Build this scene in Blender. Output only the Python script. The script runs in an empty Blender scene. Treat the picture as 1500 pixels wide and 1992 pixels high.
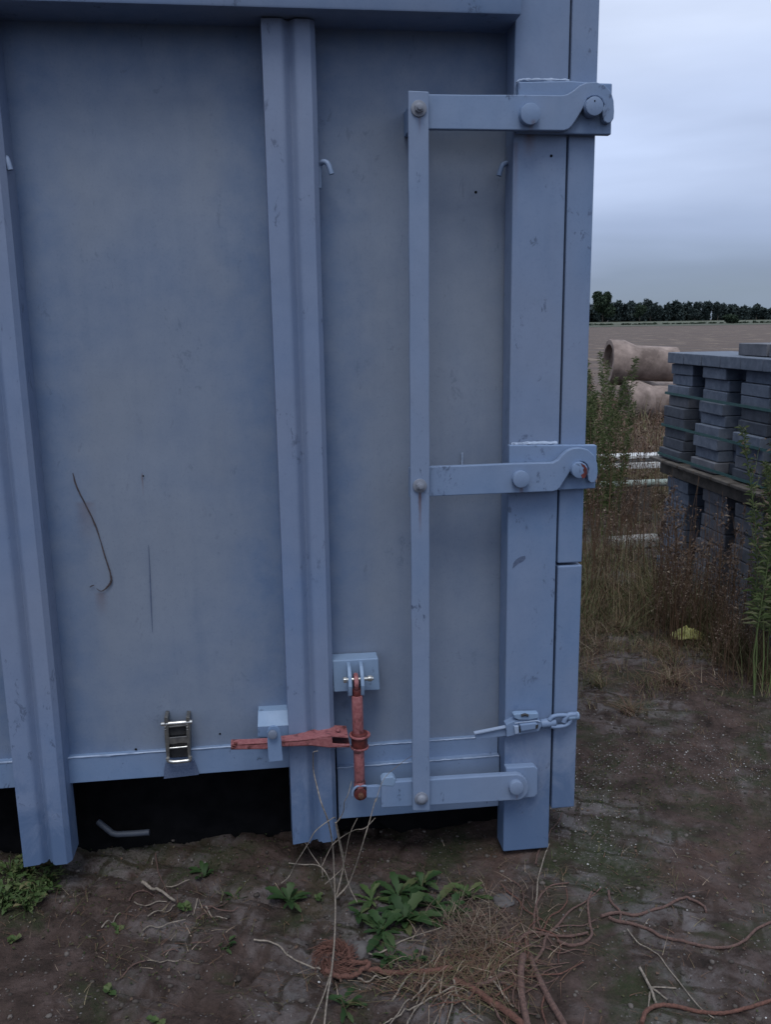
import bpy, bmesh, math, random
import numpy as np
from mathutils import Vector, Matrix
rng = np.random.default_rng(7); random.seed(7)
C = bpy.context.scene.collection
sc = bpy.context.scene
R_ = math.radians
# ---------------------------------------------------------------- camera
F = 1740.0
EYE = np.array([0.0, -2.5, 1.6])
_d = np.array([120, 8244, F]); _d /= np.linalg.norm(_d)
_Z = -_d
_X = np.array([14250, -(F*F+120*14250)/8244, F]); _X /= np.linalg.norm(_X)
_Y = np.cross(_Z, _X)
RM = np.stack([_X, _Y, _Z])
cd = bpy.data.cameras.new('camera'); cam = bpy.data.objects.new('camera', cd); C.objects.link(cam)
cd.sensor_fit = 'VERTICAL'; cd.sensor_height = 36; cd.lens = 36*F/1992
cd.clip_start = 0.05; cd.clip_end = 3000
rr, uu, bb = RM[:, 0], -RM[:, 1], -RM[:, 2]
cam.matrix_world = Matrix(((rr[0], uu[0], bb[0], EYE[0]), (rr[1], uu[1], bb[1], EYE[1]), (rr[2], uu[2], bb[2], EYE[2]), (0, 0, 0, 1)))
sc.camera = cam
sc.render.resolution_x = 772; sc.render.resolution_y = 1024
# ---------------------------------------------------------------- world, sun, exposure
W = bpy.data.worlds.new("World"); sc.world = W; W.use_nodes = True
nt = W.node_tree; N = nt.nodes; L = nt.links; N.clear()
SUN_EL, SUN_AZ = R_(62), R_(194)       # overcast: soft light from behind the camera
wo = N.new('ShaderNodeOutputWorld'); bg = N.new('ShaderNodeBackground'); bg.inputs[1].default_value = 0.089
sky = N.new('ShaderNodeTexSky'); sky.sky_type = 'NISHITA'; sky.sun_disc = False
sky.sun_elevation = SUN_EL; sky.sun_rotation = SUN_AZ
tc = N.new('ShaderNodeTexCoord'); sep = N.new('ShaderNodeSeparateXYZ'); L.new(tc.outputs['Generated'], sep.inputs[0])
mp = N.new('ShaderNodeMapping'); mp.inputs['Scale'].default_value = (1.3, 1.3, 6.0); mp.inputs['Rotation'].default_value = (0.10, 0.0, 0.5)
L.new(tc.outputs['Generated'], mp.inputs[0])
n1 = N.new('ShaderNodeTexNoise'); n1.inputs['Scale'].default_value = 1.7; n1.inputs['Detail'].default_value = 4; n1.inputs['Roughness'].default_value = .45
n1.inputs['Distortion'].default_value = .3
L.new(mp.outputs[0], n1.inputs['Vector'])
ma = N.new('ShaderNodeMath'); ma.operation = 'MULTIPLY_ADD'; ma.inputs[1].default_value = 0.24; ma.inputs[2].default_value = -0.115
L.new(n1.outputs['Fac'], ma.inputs[0])
ad = N.new('ShaderNodeMath'); ad.operation = 'ADD'; L.new(ma.outputs[0], ad.inputs[0]); L.new(sep.outputs['Z'], ad.inputs[1])
cr = N.new('ShaderNodeValToRGB'); L.new(ad.outputs[0], cr.inputs[0])
e = cr.color_ramp.elements
e[0].position = 0.0; e[0].color = (.23, .295, .40, 1)
e[1].position = 1.0; e[1].color = (1.05, 1.22, 1.5, 1)
for p, c in ((.05, (.235, .30, .43, 1)), (.10, (.315, .39, .57, 1)), (.20, (.54, .64, .88, 1)), (.34, (.76, .86, 1.08, 1)), (.5, (.74, .83, 1.02, 1))):
    q = e.new(p); q.color = c
sc10 = N.new('ShaderNodeVectorMath'); sc10.operation = 'SCALE'; sc10.inputs['Scale'].default_value = 10.5; L.new(cr.outputs[0], sc10.inputs[0])
n2 = N.new('ShaderNodeTexNoise'); n2.inputs['Scale'].default_value = 1.3; n2.inputs['Detail'].default_value = 5; n2.inputs['Roughness'].default_value = .5
L.new(mp.outputs[0], n2.inputs['Vector'])
mr = N.new('ShaderNodeMapRange'); mr.inputs['From Min'].default_value = .3; mr.inputs['From Max'].default_value = .7; mr.inputs['To Min'].default_value = .80; mr.inputs['To Max'].default_value = 1.12
L.new(n2.outputs['Fac'], mr.inputs['Value'])
sc11 = N.new('ShaderNodeVectorMath'); sc11.operation = 'SCALE'; L.new(sc10.outputs[0], sc11.inputs[0]); L.new(mr.outputs[0], sc11.inputs['Scale'])
mx = N.new('ShaderNodeMixRGB'); mx.inputs[0].default_value = .92; L.new(sky.outputs[0], mx.inputs[1]); L.new(sc11.outputs[0], mx.inputs[2])
L.new(mx.outputs[0], bg.inputs[0]); L.new(bg.outputs[0], wo.inputs[0])
sl = bpy.data.lights.new('sun', 'SUN'); sl.energy = 1.3; sl.angle = R_(24); sl.color = (1, .97, .93)
so = bpy.data.objects.new('sun', sl); C.objects.link(so)
sdir = Vector((math.sin(SUN_AZ)*math.cos(SUN_EL), math.cos(SUN_AZ)*math.cos(SUN_EL), math.sin(SUN_EL)))
so.rotation_euler = sdir.to_track_quat('Z', 'Y').to_euler()
so.location = sdir*20
sc.view_settings.view_transform = 'Standard'; sc.view_settings.look = 'None'
sc.view_settings.exposure = 0.20; sc.view_settings.gamma = 1
# ---------------------------------------------------------------- measuring helpers: a pixel of the photo on a real plane
def ray(px, py): return RM @ np.array([(px-750)/F, (py-996)/F, 1.0])
def P(px, py, Y):
    r = ray(px, py); return Vector(EYE + r*(Y-EYE[1])/r[1])
def G(px, py, z=0.0):
    r = ray(px, py); return Vector(EYE + r*(z-EYE[2])/r[2])
# ---------------------------------------------------------------- object helpers
def total(o):
    v = Vector((0, 0, 0))
    while o: v += o.location; o = o.parent
    return v
def finish(name, me, mats, parent, smooth=35):
    co = np.empty(len(me.vertices)*3, 'f'); me.vertices.foreach_get('co', co); co = co.reshape(-1, 3)
    if parent is None:
        og = Vector(((co[:, 0].min()+co[:, 0].max())/2, (co[:, 1].min()+co[:, 1].max())/2, co[:, 2].min()))
    else: og = total(parent)
    co -= np.array(og, 'f'); me.vertices.foreach_set('co', co.ravel())
    for m in (mats if isinstance(mats, (list, tuple)) else [mats]): me.materials.append(m)
    if smooth:
        me.shade_smooth(); me.set_sharp_from_angle(angle=R_(smooth))
    me.update()
    o = bpy.data.objects.new(name, me); C.objects.link(o)
    if parent is None: o.location = og
    else: o.parent = parent
    return o
def obj(name, bm, mats, parent=None, smooth=35):
    bmesh.ops.recalc_face_normals(bm, faces=bm.faces)
    me = bpy.data.meshes.new(name); bm.to_mesh(me); bm.free()
    return finish(name, me, mats, parent, smooth)
def npmesh(name, verts, faces, mats, parent=None, smooth=0, mi=None):
    me = bpy.data.meshes.new(name)
    verts = np.asarray(verts, 'f'); faces = np.asarray(faces, 'i')
    k = faces.shape[1]
    me.vertices.add(len(verts)); me.vertices.foreach_set('co', verts.ravel())
    me.loops.add(faces.size); me.loops.foreach_set('vertex_index', faces.ravel())
    me.polygons.add(len(faces)); me.polygons.foreach_set('loop_start', np.arange(0, faces.size, k, dtype='i'))
    me.update(calc_edges=True)
    if mi is not None: me.polygons.foreach_set('material_index', np.asarray(mi, 'i'))
    return finish(name, me, mats, parent, smooth)
def tag(o, label=None, cat=None, group=None, kind=None):
    if label: o['label'] = label
    if cat: o['category'] = cat
    if group: o['group'] = group
    if kind: o['kind'] = kind
    return o
def thing(name, loc, label, cat, group=None):
    o = bpy.data.objects.new(name, None); C.objects.link(o); o.location = loc; o.empty_display_size = .1
    return tag(o, label, cat, group)
def bev(bm, w, seg=2):
    if w: bmesh.ops.bevel(bm, geom=bm.edges[:], offset=w, segments=seg, profile=.5, affect='EDGES', clamp_overlap=True)
def add_prism(bm, pts, vec):
    vs = [bm.verts.new(p) for p in pts]; f = bm.faces.new(vs)
    r = bmesh.ops.extrude_face_region(bm, geom=[f]); nv = [g for g in r['geom'] if isinstance(g, bmesh.types.BMVert)]
    bmesh.ops.translate(bm, verts=nv, vec=vec)
def prism(name, px, Yf, depth, mat, parent=None, bw=.002):
    """outline measured on the plane y=Yf, extruded back by depth"""
    bm = bmesh.new(); add_prism(bm, [P(x, y, Yf) for x, y in px], (0, depth, 0))
    bmesh.ops.recalc_face_normals(bm, faces=bm.faces)
    if bw:
        ed = [ee for ee in bm.edges if ee.calc_face_angle(0) > R_(25)]
        bmesh.ops.bevel(bm, geom=ed, offset=bw, segments=2, profile=.5, affect='EDGES', clamp_overlap=True)
    return obj(name, bm, mat, parent, 0)
def add_box(bm, lo, hi, bw=0, rot=None, center=None):
    b2 = bmesh.new(); bmesh.ops.create_cube(b2, size=1)
    lo, hi = Vector(lo), Vector(hi); s = hi-lo
    bmesh.ops.scale(b2, vec=s, verts=b2.verts)
    bev(b2, bw)
    if rot is not None: bmesh.ops.rotate(b2, matrix=rot, verts=b2.verts, cent=(0, 0, 0))
    bmesh.ops.translate(b2, verts=b2.verts, vec=(lo+hi)/2)
    merge(bm, b2)
def merge(bm, b2):
    me = bpy.data.meshes.new('tmp'); b2.to_mesh(me); b2.free(); bm.from_mesh(me); bpy.data.meshes.remove(me)
def box(name, lo, hi, mat, parent=None, bw=.003, rot=None):
    bm = bmesh.new(); add_box(bm, lo, hi, bw, rot); return obj(name, bm, mat, parent, 0)
def add_cyl(bm, c, axis, r, h, bw=.0015, seg=32, r2=None):
    b2 = bmesh.new(); bmesh.ops.create_cone(b2, cap_ends=True, segments=seg, radius1=r, radius2=r if r2 is None else r2, depth=h)
    if bw:
        ed = [ee for ee in b2.edges if ee.calc_face_angle(0) > R_(50)]
        bmesh.ops.bevel(b2, geom=ed, offset=bw, segments=2, profile=.5, affect='EDGES', clamp_overlap=True)
    q = Vector(axis).normalized().to_track_quat('Z', 'Y').to_matrix()
    bmesh.ops.rotate(b2, matrix=q, verts=b2.verts, cent=(0, 0, 0)); bmesh.ops.translate(b2, verts=b2.verts, vec=c)
    merge(bm, b2)
def cyl(name, c, axis, r, h, mat, parent=None, **k):
    bm = bmesh.new(); add_cyl(bm, c, axis, r, h, **k); return obj(name, bm, mat, parent)
def tube_np(pts, rad, seg=6, wob=0):
    """swept tube: returns verts, quads (+ end caps as degenerate quads avoided)"""
    pts = np.array([tuple(p) for p in pts], float); n = len(pts)
    rad = np.full(n, rad) if np.isscalar(rad) else np.array(rad, float)
    t = np.gradient(pts, axis=0); t /= np.linalg.norm(t, axis=1)[:, None]+1e-12
    u = np.cross(t[0], [0, 0, 1.0]);
    if np.linalg.norm(u) < 1e-3: u = np.cross(t[0], [0, 1.0, 0])
    u /= np.linalg.norm(u); V = []
    for i in range(n):
        u = u-t[i]*np.dot(u, t[i]); u /= np.linalg.norm(u)+1e-12; w = np.cross(t[i], u)
        a = np.arange(seg)*2*np.pi/seg
        rr_ = rad[i]*(1+wob*(rng.random(seg)-.5))
        V.append(pts[i]+np.outer(np.cos(a)*rr_, u)+np.outer(np.sin(a)*rr_, w))
    V = np.vstack(V+[pts[:1], pts[-1:]]); Q = []
    for i in range(n-1):
        for j in range(seg):
            k = (j+1) % seg; Q.append((i*seg+j, i*seg+k, (i+1)*seg+k)); Q.append((i*seg+j, (i+1)*seg+k, (i+1)*seg+j))
    for j in range(seg):
        k = (j+1) % seg; Q.append((n*seg, k, j)); Q.append((n*seg+1, (n-1)*seg+j, (n-1)*seg+k))
    return V, np.array(Q)
def cat_meshes(lst):
    V = []; Fc = []; o = 0
    for v, f in lst: V.append(v); Fc.append(np.asarray(f)+o); o += len(v)
    return np.vstack(V), np.vstack(Fc)
def smooth_path(pts, k=4):
    pts = [np.array(tuple(p), float) for p in pts]; n = len(pts); out = []
    for i in range(n-1):
        p0 = pts[max(i-1, 0)]; p1 = pts[i]; p2 = pts[i+1]; p3 = pts[min(i+2, n-1)]
        for s in range(k):
            t = s/k; out.append(.5*((2*p1)+(-p0+p2)*t+(2*p0-5*p1+4*p2-p3)*t*t+(-p0+3*p1-3*p2+p3)*t**3))
    out.append(pts[-1]); return out
def tube(name, pts, rad, mat, parent=None, seg=8, k=4, wob=0):
    sp = smooth_path(pts, k) if k > 1 else pts
    if not np.isscalar(rad): rad = np.interp(np.linspace(0, 1, len(sp)), np.linspace(0, 1, len(rad)), rad)
    v, f = tube_np(sp, rad, seg, wob); return npmesh(name, v, f, mat, parent, smooth=60)
# value noise for relief
def vnoise(x, y, s, seed):
    g = np.random.default_rng(seed).random((256, 256)); X = x*s; Y = y*s
    xi = np.floor(X).astype(int); yi = np.floor(Y).astype(int); fx = X-xi; fy = Y-yi
    fx = fx*fx*(3-2*fx); fy = fy*fy*(3-2*fy)
    a = g[xi % 256, yi % 256]; b = g[(xi+1) % 256, yi % 256]; c = g[xi % 256, (yi+1) % 256]; d = g[(xi+1) % 256, (yi+1) % 256]
    return (a*(1-fx)+b*fx)*(1-fy)+(c*(1-fx)+d*fx)*fy-.5
# ---------------------------------------------------------------- materials
def mat_new(name):
    m = bpy.data.materials.new(name); m.use_nodes = True; n = m.node_tree.nodes; l = m.node_tree.links
    return m, n, l, n['Principled BSDF']
def noise(n, l, scale, detail=4, rough=.55, vec=None, dist=0):
    t = n.new('ShaderNodeTexNoise'); t.inputs['Scale'].default_value = scale; t.inputs['Detail'].default_value = detail
    t.inputs['Roughness'].default_value = rough; t.inputs['Distortion'].default_value = dist
    if vec is not None: l.new(vec, t.inputs['Vector'])
    return t.outputs['Fac']
def ramp(n, l, src, stops):
    r = n.new('ShaderNodeValToRGB'); l.new(src, r.inputs[0]); e = r.color_ramp.elements
    while len(e) > 1: e.remove(e[-1])
    e[0].position = stops[0][0]; e[0].color = (*stops[0][1], 1)
    for p, c in stops[1:]: q = e.new(p); q.color = (*c, 1)
    return r.outputs['Color']
def mix(n, l, fac, a, b, mode='MIX'):
    m = n.new('ShaderNodeMixRGB'); m.blend_type = mode
    for i, s in ((0, fac), (1, a), (2, b)):
        if isinstance(s, (int, float)): m.inputs[i].default_value = s
        elif isinstance(s, tuple): m.inputs[i].default_value = (*s, 1)
        else: l.new(s, m.inputs[i])
    return m.outputs[0]
def mrange(n, l, src, a, b, c=0., d=1.):
    m = n.new('ShaderNodeMapRange'); l.new(src, m.inputs['Value'])
    for k, v in zip(('From Min', 'From Max', 'To Min', 'To Max'), (a, b, c, d)): m.inputs[k].default_value = v
    return m.outputs[0]
def math_(n, l, op, a, b=0.):
    m = n.new('ShaderNodeMath'); m.operation = op
    for i, s in ((0, a), (1, b)):
        if isinstance(s, (int, float)): m.inputs[i].default_value = s
        else: l.new(s, m.inputs[i])
    return m.outputs[0]
def bump(n, l, b, h, strength=.3, dist=.01):
    k = n.new('ShaderNodeBump'); k.inputs['Strength'].default_value = strength; k.inputs['Distance'].default_value = dist
    l.new(h, k.inputs['Height']); l.new(k.outputs[0], b.inputs['Normal'])
def position(n, l, scale=(1, 1, 1)):
    g = n.new('ShaderNodeNewGeometry'); m = n.new('ShaderNodeMapping'); m.inputs['Scale'].default_value = scale
    l.new(g.outputs['Position'], m.inputs[0]); return m.outputs[0], g
def rust_spots(n, l, col, spots, rustcol=(.10, .045, .03)):
    """rust stains with their own shape: (x, z, half-width, length of the run) below fixings"""
    g = n.new('ShaderNodeNewGeometry'); s = n.new('ShaderNodeSeparateXYZ'); l.new(g.outputs['Position'], s.inputs[0])
    nz = noise(n, l, 60, 3, .6, g.outputs['Position'])
    acc = None
    for (x, z, w, ln, k) in spots:
        dx = math_(n, l, 'ABSOLUTE', math_(n, l, 'SUBTRACT', s.outputs['X'], x))
        dx = math_(n, l, 'ADD', dx, math_(n, l, 'MULTIPLY', math_(n, l, 'SUBTRACT', nz, .5), w*.9))
        fx = mrange(n, l, dx, w, w*.2, 0, 1)
        fz = math_(n, l, 'MULTIPLY', mrange(n, l, s.outputs['Z'], z-ln, z-ln*.1, 0, 1), mrange(n, l, s.outputs['Z'], z+.008, z, 0, 1))
        f = math_(n, l, 'MULTIPLY', math_(n, l, 'MULTIPLY', fx, fz), k)
        acc = f if acc is None else math_(n, l, 'MAXIMUM', acc, f)
    return mix(n, l, acc, col, rustcol)
def paint(name, base, dusty, spots=None, chip=.5, foot=False, rough=.5, dustamt=1., bumps=.08, bays=False):
    m, n, l, b = mat_new(name)
    v, g = position(n, l)
    big = noise(n, l, 1.7, 3, .5, v, .4)
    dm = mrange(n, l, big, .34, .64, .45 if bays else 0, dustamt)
    if bays:   # chalky dust mid-bay; edge shade by posts and rail also put into this mask
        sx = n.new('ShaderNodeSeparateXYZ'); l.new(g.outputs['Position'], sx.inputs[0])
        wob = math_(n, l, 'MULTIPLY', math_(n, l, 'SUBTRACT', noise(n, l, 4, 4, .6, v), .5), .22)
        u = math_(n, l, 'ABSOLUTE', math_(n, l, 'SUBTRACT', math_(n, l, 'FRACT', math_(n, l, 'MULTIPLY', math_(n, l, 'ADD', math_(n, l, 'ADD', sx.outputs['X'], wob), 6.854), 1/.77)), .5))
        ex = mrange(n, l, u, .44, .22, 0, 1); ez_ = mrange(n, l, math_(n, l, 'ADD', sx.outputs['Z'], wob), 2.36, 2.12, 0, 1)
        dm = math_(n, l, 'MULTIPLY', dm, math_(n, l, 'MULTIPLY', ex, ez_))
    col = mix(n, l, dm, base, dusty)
    vs, _ = position(n, l, (9, 9, .8))
    streak = noise(n, l, 2.6, 4, .6, vs)
    col = mix(n, l, mrange(n, l, streak, .5, .8, 0, .22), col, tuple(c*.72 for c in base))
    mid = noise(n, l, 14, 5, .65, v)
    col = mix(n, l, mrange(n, l, mid, .35, .75, 0, .42), col, tuple(min(1, c*1.22) for c in dusty))
    sp = noise(n, l, 150, 2, .6, v)
    col = mix(n, l, mrange(n, l, sp, .55, .8, 0, .22), col, tuple(c*.6 for c in base))
    # dark scuffs and chips
    vc, _ = position(n, l, (1, 1, .55))
    a = noise(n, l, 11, 6, .75, vc, .8); a2 = noise(n, l, 46, 3, .7, vc, .6)
    cf = math_(n, l, 'MULTIPLY', mrange(n, l, a, .57, .63), mrange(n, l, a2, .52, .60, 0, chip))
    col = mix(n, l, cf, col, (.035, .05, .09))
    if foot:   # grime splashed up from the ground, with a ragged edge
        s = n.new('ShaderNodeSeparateXYZ'); l.new(g.outputs['Position'], s.inputs[0])
        zz = math_(n, l, 'ADD', s.outputs['Z'], math_(n, l, 'MULTIPLY', math_(n, l, 'SUBTRACT', a, .5), .9))
        col = mix(n, l, mrange(n, l, zz, .38, .16, 0, .62), col, (.05, .10, .20))
    if spots: col = rust_spots(n, l, col, spots)
    l.new(col, b.inputs['Base Color'])
    l.new(mrange(n, l, mid, .3, .7, rough+.1, rough-.06), b.inputs['Roughness'])
    b.inputs['Specular IOR Level'].default_value = .35
    h = math_(n, l, 'ADD', math_(n, l, 'MULTIPLY', mid, .6), math_(n, l, 'MULTIPLY', sp, .25))
    bump(n, l, b, h, bumps, .004)
    return m
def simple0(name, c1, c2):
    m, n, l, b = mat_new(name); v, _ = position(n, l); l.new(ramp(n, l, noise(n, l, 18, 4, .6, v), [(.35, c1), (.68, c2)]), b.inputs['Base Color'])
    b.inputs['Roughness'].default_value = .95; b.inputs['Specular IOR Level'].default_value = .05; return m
BL = (.145, .200, .335); GR = (.200, .225, .295)
spz = lambda x, y, Y: (P(x, y, Y)[0], P(x, y, Y)[2])
q = spz(816, 958, -.145); M_bar = paint('bar_paint', (.128, .192, .312), (.168, .212, .302), [(q[0], q[1], .006, .12, .75), (spz(815, 224, -.145)[0], spz(815, 224, -.145)[1], .004, .05, .4)], chip=.8)
q1 = spz(276, 925, 0); q2 = spz(160, 1000, 0)
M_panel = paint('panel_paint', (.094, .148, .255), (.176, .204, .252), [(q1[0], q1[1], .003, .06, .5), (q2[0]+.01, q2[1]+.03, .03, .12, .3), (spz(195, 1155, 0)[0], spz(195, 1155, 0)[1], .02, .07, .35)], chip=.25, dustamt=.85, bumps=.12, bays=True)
M_post = paint('post_paint', (.124, .182, .303), (.162, .201, .290), chip=.5, foot=True)
M_corner = paint('corner_paint', (.113, .180, .306), (.155, .200, .294), [(spz(1030, 262, -.09)[0], spz(1030, 262, -.09)[1], .02, .06, .5), (P(1004, 280, -.09)[0], P(1004, 280, -.09)[2], .01, .22, .3)], chip=.6, foot=True)
M_arm = paint('arm_paint', (.123, .198, .332), (.163, .215, .316), [(spz(1015, 949, -.135)[0], spz(1015, 949, -.135)[1], .007, .035, .55), (spz(1034, 240, -.135)[0], spz(1034, 240, -.135)[1], .008, .03, .4), (spz(1006, 1549, -.14)[0], spz(1006, 1549, -.14)[1], .006, .02, .4)], chip=.7)
M_plate = paint('plate_paint', (.118, .195, .334), (.152, .210, .320), chip=.5)
M_weld = paint('weld_highlight_paint', (.22, .29, .42), (.27, .33, .43), chip=.6, bumps=.6)  # paler than the steel: edge highlights put into the bead colour
M_brkt = paint('bracket_paint', (.155, .245, .385), (.185, .255, .36), chip=.8)
M_under = simple0('underframe_shade_black', (.0035, .004, .005), (.008, .008, .009))  # near-black: the shade under the floor put into the colour
M_under2 = paint('step_bar_paint', (.045, .06, .09), (.05, .06, .08), chip=.8)
M_rim = paint('bolt_paint', (.13, .16, .22), (.19, .20, .23), chip=1, rough=.42)
def simple(name, c1, c2, scale=40, rough=.6, metal=0, bs=.2, detail=4):
    m, n, l, b = mat_new(name); v, _ = position(n, l)
    a = noise(n, l, scale, detail, .6, v); l.new(ramp(n, l, a, [(.35, c1), (.68, c2)]), b.inputs['Base Color'])
    b.inputs['Roughness'].default_value = rough; b.inputs['Metallic'].default_value = metal; bump(n, l, b, a, bs, .003); return m
M_red = paint('red_binder_paint', (.27, .085, .09), (.31, .14, .14), chip=1, rough=.48)
def m_red():
    m, n, l, b = mat_new('red_binder_paint'); v, g = position(n, l)
    a = noise(n, l, 35, 5, .7, v, .5); c = noise(n, l, 130, 3, .6, v)
    col = mix(n, l, mrange(n, l, c, .35, .7), (.21, .066, .070), (.31, .125, .125))
    col = mix(n, l, mrange(n, l, a, .55, .63, 0, .8), col, (.045, .014, .013)); col = mix(n, l, mrange(n, l, a, .38, .33, 0, .6), col, (.34, .20, .18))
    l.new(col, b.inputs['Base Color']); l.new(mrange(n, l, a, .3, .7, .6, .38), b.inputs['Roughness']); bump(n, l, b, a, .25, .003); return m
M_red = m_red()
M_redd = simple('dark_red_grease', (.05, .012, .012), (.14, .03, .025), 60, .45)
M_zinc = simple('zinc', (.42, .42, .40), (.62, .62, .60), 90, .32, .85)
M_zincd = simple('dull_zinc', (.14, .14, .14), (.25, .24, .22), 60, .42, .75)
M_web = simple('painted_webbing', (.05, .075, .14), (.09, .12, .19), 200, .8)
M_black = simple('black_rubber', (.012, .012, .014), (.03, .03, .03), 60, .7)
M_rust = simple('rust', (.05, .02, .012), (.13, .055, .03), 120, .8)
M_scr = simple('scratched_steel', (.02, .02, .028), (.07, .045, .04), 150, .7)
def island(name, stops, rough=.7, trans=0, sub=None):
    m, n, l, b = mat_new(name); g = n.new('ShaderNodeNewGeometry')
    l.new(ramp(n, l, g.outputs['Random Per Island'], stops), b.inputs['Base Color']); b.inputs['Roughness'].default_value = rough
    b.inputs['Specular IOR Level'].default_value = .25
    return m
M_grass = island('dry_and_green_grass', [(0, (.16, .12, .07)), (.3, (.12, .068, .046)), (.55, (.075, .080, .030)), (.8, (.055, .075, .024)), (1, (.24, .19, .12))])
M_straw = island('straw', [(0, (.15, .11, .08)), (.5, (.085, .055, .042)), (.85, (.12, .085, .065)), (1, (.24, .20, .15))])
M_weedg = island('weed_green', [(0, (.065, .10, .032)), (.6, (.11, .145, .055)), (1, (.22, .22, .12))])
M_weedd = island('weed_dry', [(0, (.13, .070, .050)), (.6, (.10, .062, .038)), (.85, (.09, .10, .04)), (.93, (.25, .19, .14)), (1, (.36, .29, .22))])
M_leaf = island('dandelion_leaf', [(0, (.013, .032, .009)), (.55, (.021, .046, .013)), (.85, (.036, .060, .022)), (1, (.075, .070, .028))], .65)
M_leaf2 = island('weed_leaf', [(0, (.03, .055, .016)), (.6, (.045, .075, .022)), (.9, (.07, .09, .035)), (1, (.12, .10, .05))], .65)
M_tree = island('hazy_tree_leaves', [(0, (.022, .036, .038)), (.6, (.030, .046, .046)), (1, (.038, .054, .048))], .8)  # blue haze of the far air put into the leaf colour
M_tree2 = island('near_tree_leaves', [(0, (.022, .040, .026)), (.6, (.032, .052, .032)), (1, (.045, .065, .038))], .8)
M_bark = simple('bark', (.02, .018, .014), (.05, .04, .03), 10, .9)
M_root = simple('root_bark', (.060, .034, .029), (.125, .072, .058), 160, .9, bs=.6)
M_rooto = simple('orange_root_bark', (.065, .029, .021), (.130, .056, .040), 160, .9, bs=.6)
M_twig = simple('grey_twig', (.12, .10, .08), (.26, .22, .18), 120, .85, bs=.4)
M_pebble = island('pebble', [(0, (.09, .085, .082)), (.6, (.18, .17, .165)), (.9, (.30, .29, .28)), (1, (.5, .49, .48))], .6)
M_clod = island('clod', [(0, (.04, .034, .03)), (.6, (.065, .055, .048)), (1, (.12, .105, .095))], .9)
M_conc = simple('pipe_concrete', (.11, .082, .070), (.30, .235, .205), 4, .9, detail=7)
M_block = simple('block_concrete', (.080, .100, .135), (.135, .158, .20), 22, .9, detail=7)
M_block2 = simple('pale_block_concrete', (.075, .08, .095), (.15, .155, .175), 9, .9, detail=7)
M_blockd = simple('dark_block_concrete', (.04, .048, .065), (.07, .08, .10), 22, .9, detail=7)
M_slab = simple('old_slab', (.16, .16, .15), (.30, .29, .27), 9, .9)
M_wood = simple('pallet_wood', (.05, .042, .036), (.11, .095, .08), 14, .85)
M_band = simple('teal_band', (.02, .075, .075), (.03, .10, .10), 30, .4)
M_galv = simple('pale_steel', (.38, .38, .38), (.62, .62, .60), 12, .5)
M_galvd = simple('dull_steel', (.13, .13, .13), (.24, .235, .23), 12, .55)
M_green = simple('grey_green_steel', (.17, .21, .18), (.30, .34, .30), 12, .55)
M_yel = simple('yellow_plastic', (.50, .50, .14), (.72, .70, .30), 60, .45)
# ground
def m_ground():
    m, n, l, b = mat_new('ground_soil'); v, g = position(n, l)
    a = noise(n, l, 1.6, 6, .6, v, .5); f = noise(n, l, 9, 8, .68, v, .3); s = noise(n, l, 70, 5, .7, v)
    col = ramp(n, l, f, [(.30, (.017, .012, .010)), (.48, (.050, .034, .029)), (.62, (.075, .053, .047)), (.8, (.112, .084, .078))])
    # worn concrete pavers showing through the soil
    br = n.new('ShaderNodeTexBrick'); br.inputs['Scale'].default_value = 1.0; br.inputs['Brick Width'].default_value = .21; br.inputs['Row Height'].default_value = .105
    br.inputs['Mortar Size'].default_value = .012; br.inputs['Mortar Smooth'].default_value = .6
    br.inputs['Color1'].default_value = (.085, .078, .078, 1); br.inputs['Color2'].default_value = (.135, .122, .122, 1); br.inputs['Mortar'].default_value = (.016, .015, .009, 1)
    mp = n.new('ShaderNodeMapping'); mp.inputs['Rotation'].default_value = (0, 0, .42)
    wv = n.new('ShaderNodeVectorMath'); wv.operation = 'SCALE'; wv.inputs['Scale'].default_value = .055
    nn = n.new('ShaderNodeTexNoise'); nn.inputs['Scale'].default_value = 6; l.new(v, nn.inputs['Vector']); l.new(nn.outputs['Color'], wv.inputs[0])
    av = n.new('ShaderNodeVectorMath'); l.new(v, av.inputs[0]); l.new(wv.outputs[0], av.inputs[1]); l.new(av.outputs[0], mp.inputs[0]); l.new(mp.outputs[0], br.inputs['Vector'])
    pf = math_(n, l, 'MULTIPLY', mrange(n, l, a, .465, .58), mrange(n, l, f, .40, .58))
    pc = mix(n, l, mrange(n, l, s, .45, .75, 0, .6), br.outputs['Color'], (.19, .175, .175))
    col = mix(n, l, pf, col, pc)
    ms = noise(n, l, 3.1, 6, .65, v, .8)
    col = mix(n, l, math_(n, l, 'MULTIPLY', mrange(n, l, ms, .50, .62), mrange(n, l, s, .35, .6, .4, .95)), col, (.026, .034, .014))
    rd = noise(n, l, 2.3, 4, .6, v, .2)
    col = mix(n, l, mrange(n, l, rd, .55, .70, 0, .6), col, (.075, .045, .036))
    # light grit
    vo = n.new('ShaderNodeTexVoronoi'); vo.inputs['Scale'].default_value = 75; l.new(v, vo.inputs['Vector'])
    gr = math_(n, l, 'MULTIPLY', mrange(n, l, vo.outputs['Distance'], .22, .14), mrange(n, l, noise(n, l, 24, 3, .6, v), .55, .66))
    col = mix(n, l, math_(n, l, 'MULTIPLY', gr, .8), col, (.22, .21, .21))
    col = mix(n, l, mrange(n, l, s, .5, .75, 0, .55), col, (.014, .012, .010))
    l.new(col, b.inputs['Base Color']); b.inputs['Roughness'].default_value = .92; b.inputs['Specular IOR Level'].default_value = .2
    h = math_(n, l, 'ADD', math_(n, l, 'MULTIPLY', f, 1.), math_(n, l, 'MULTIPLY', s, .45)); bump(n, l, b, h, .9, .02)
    return m
M_ground = m_ground()
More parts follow.
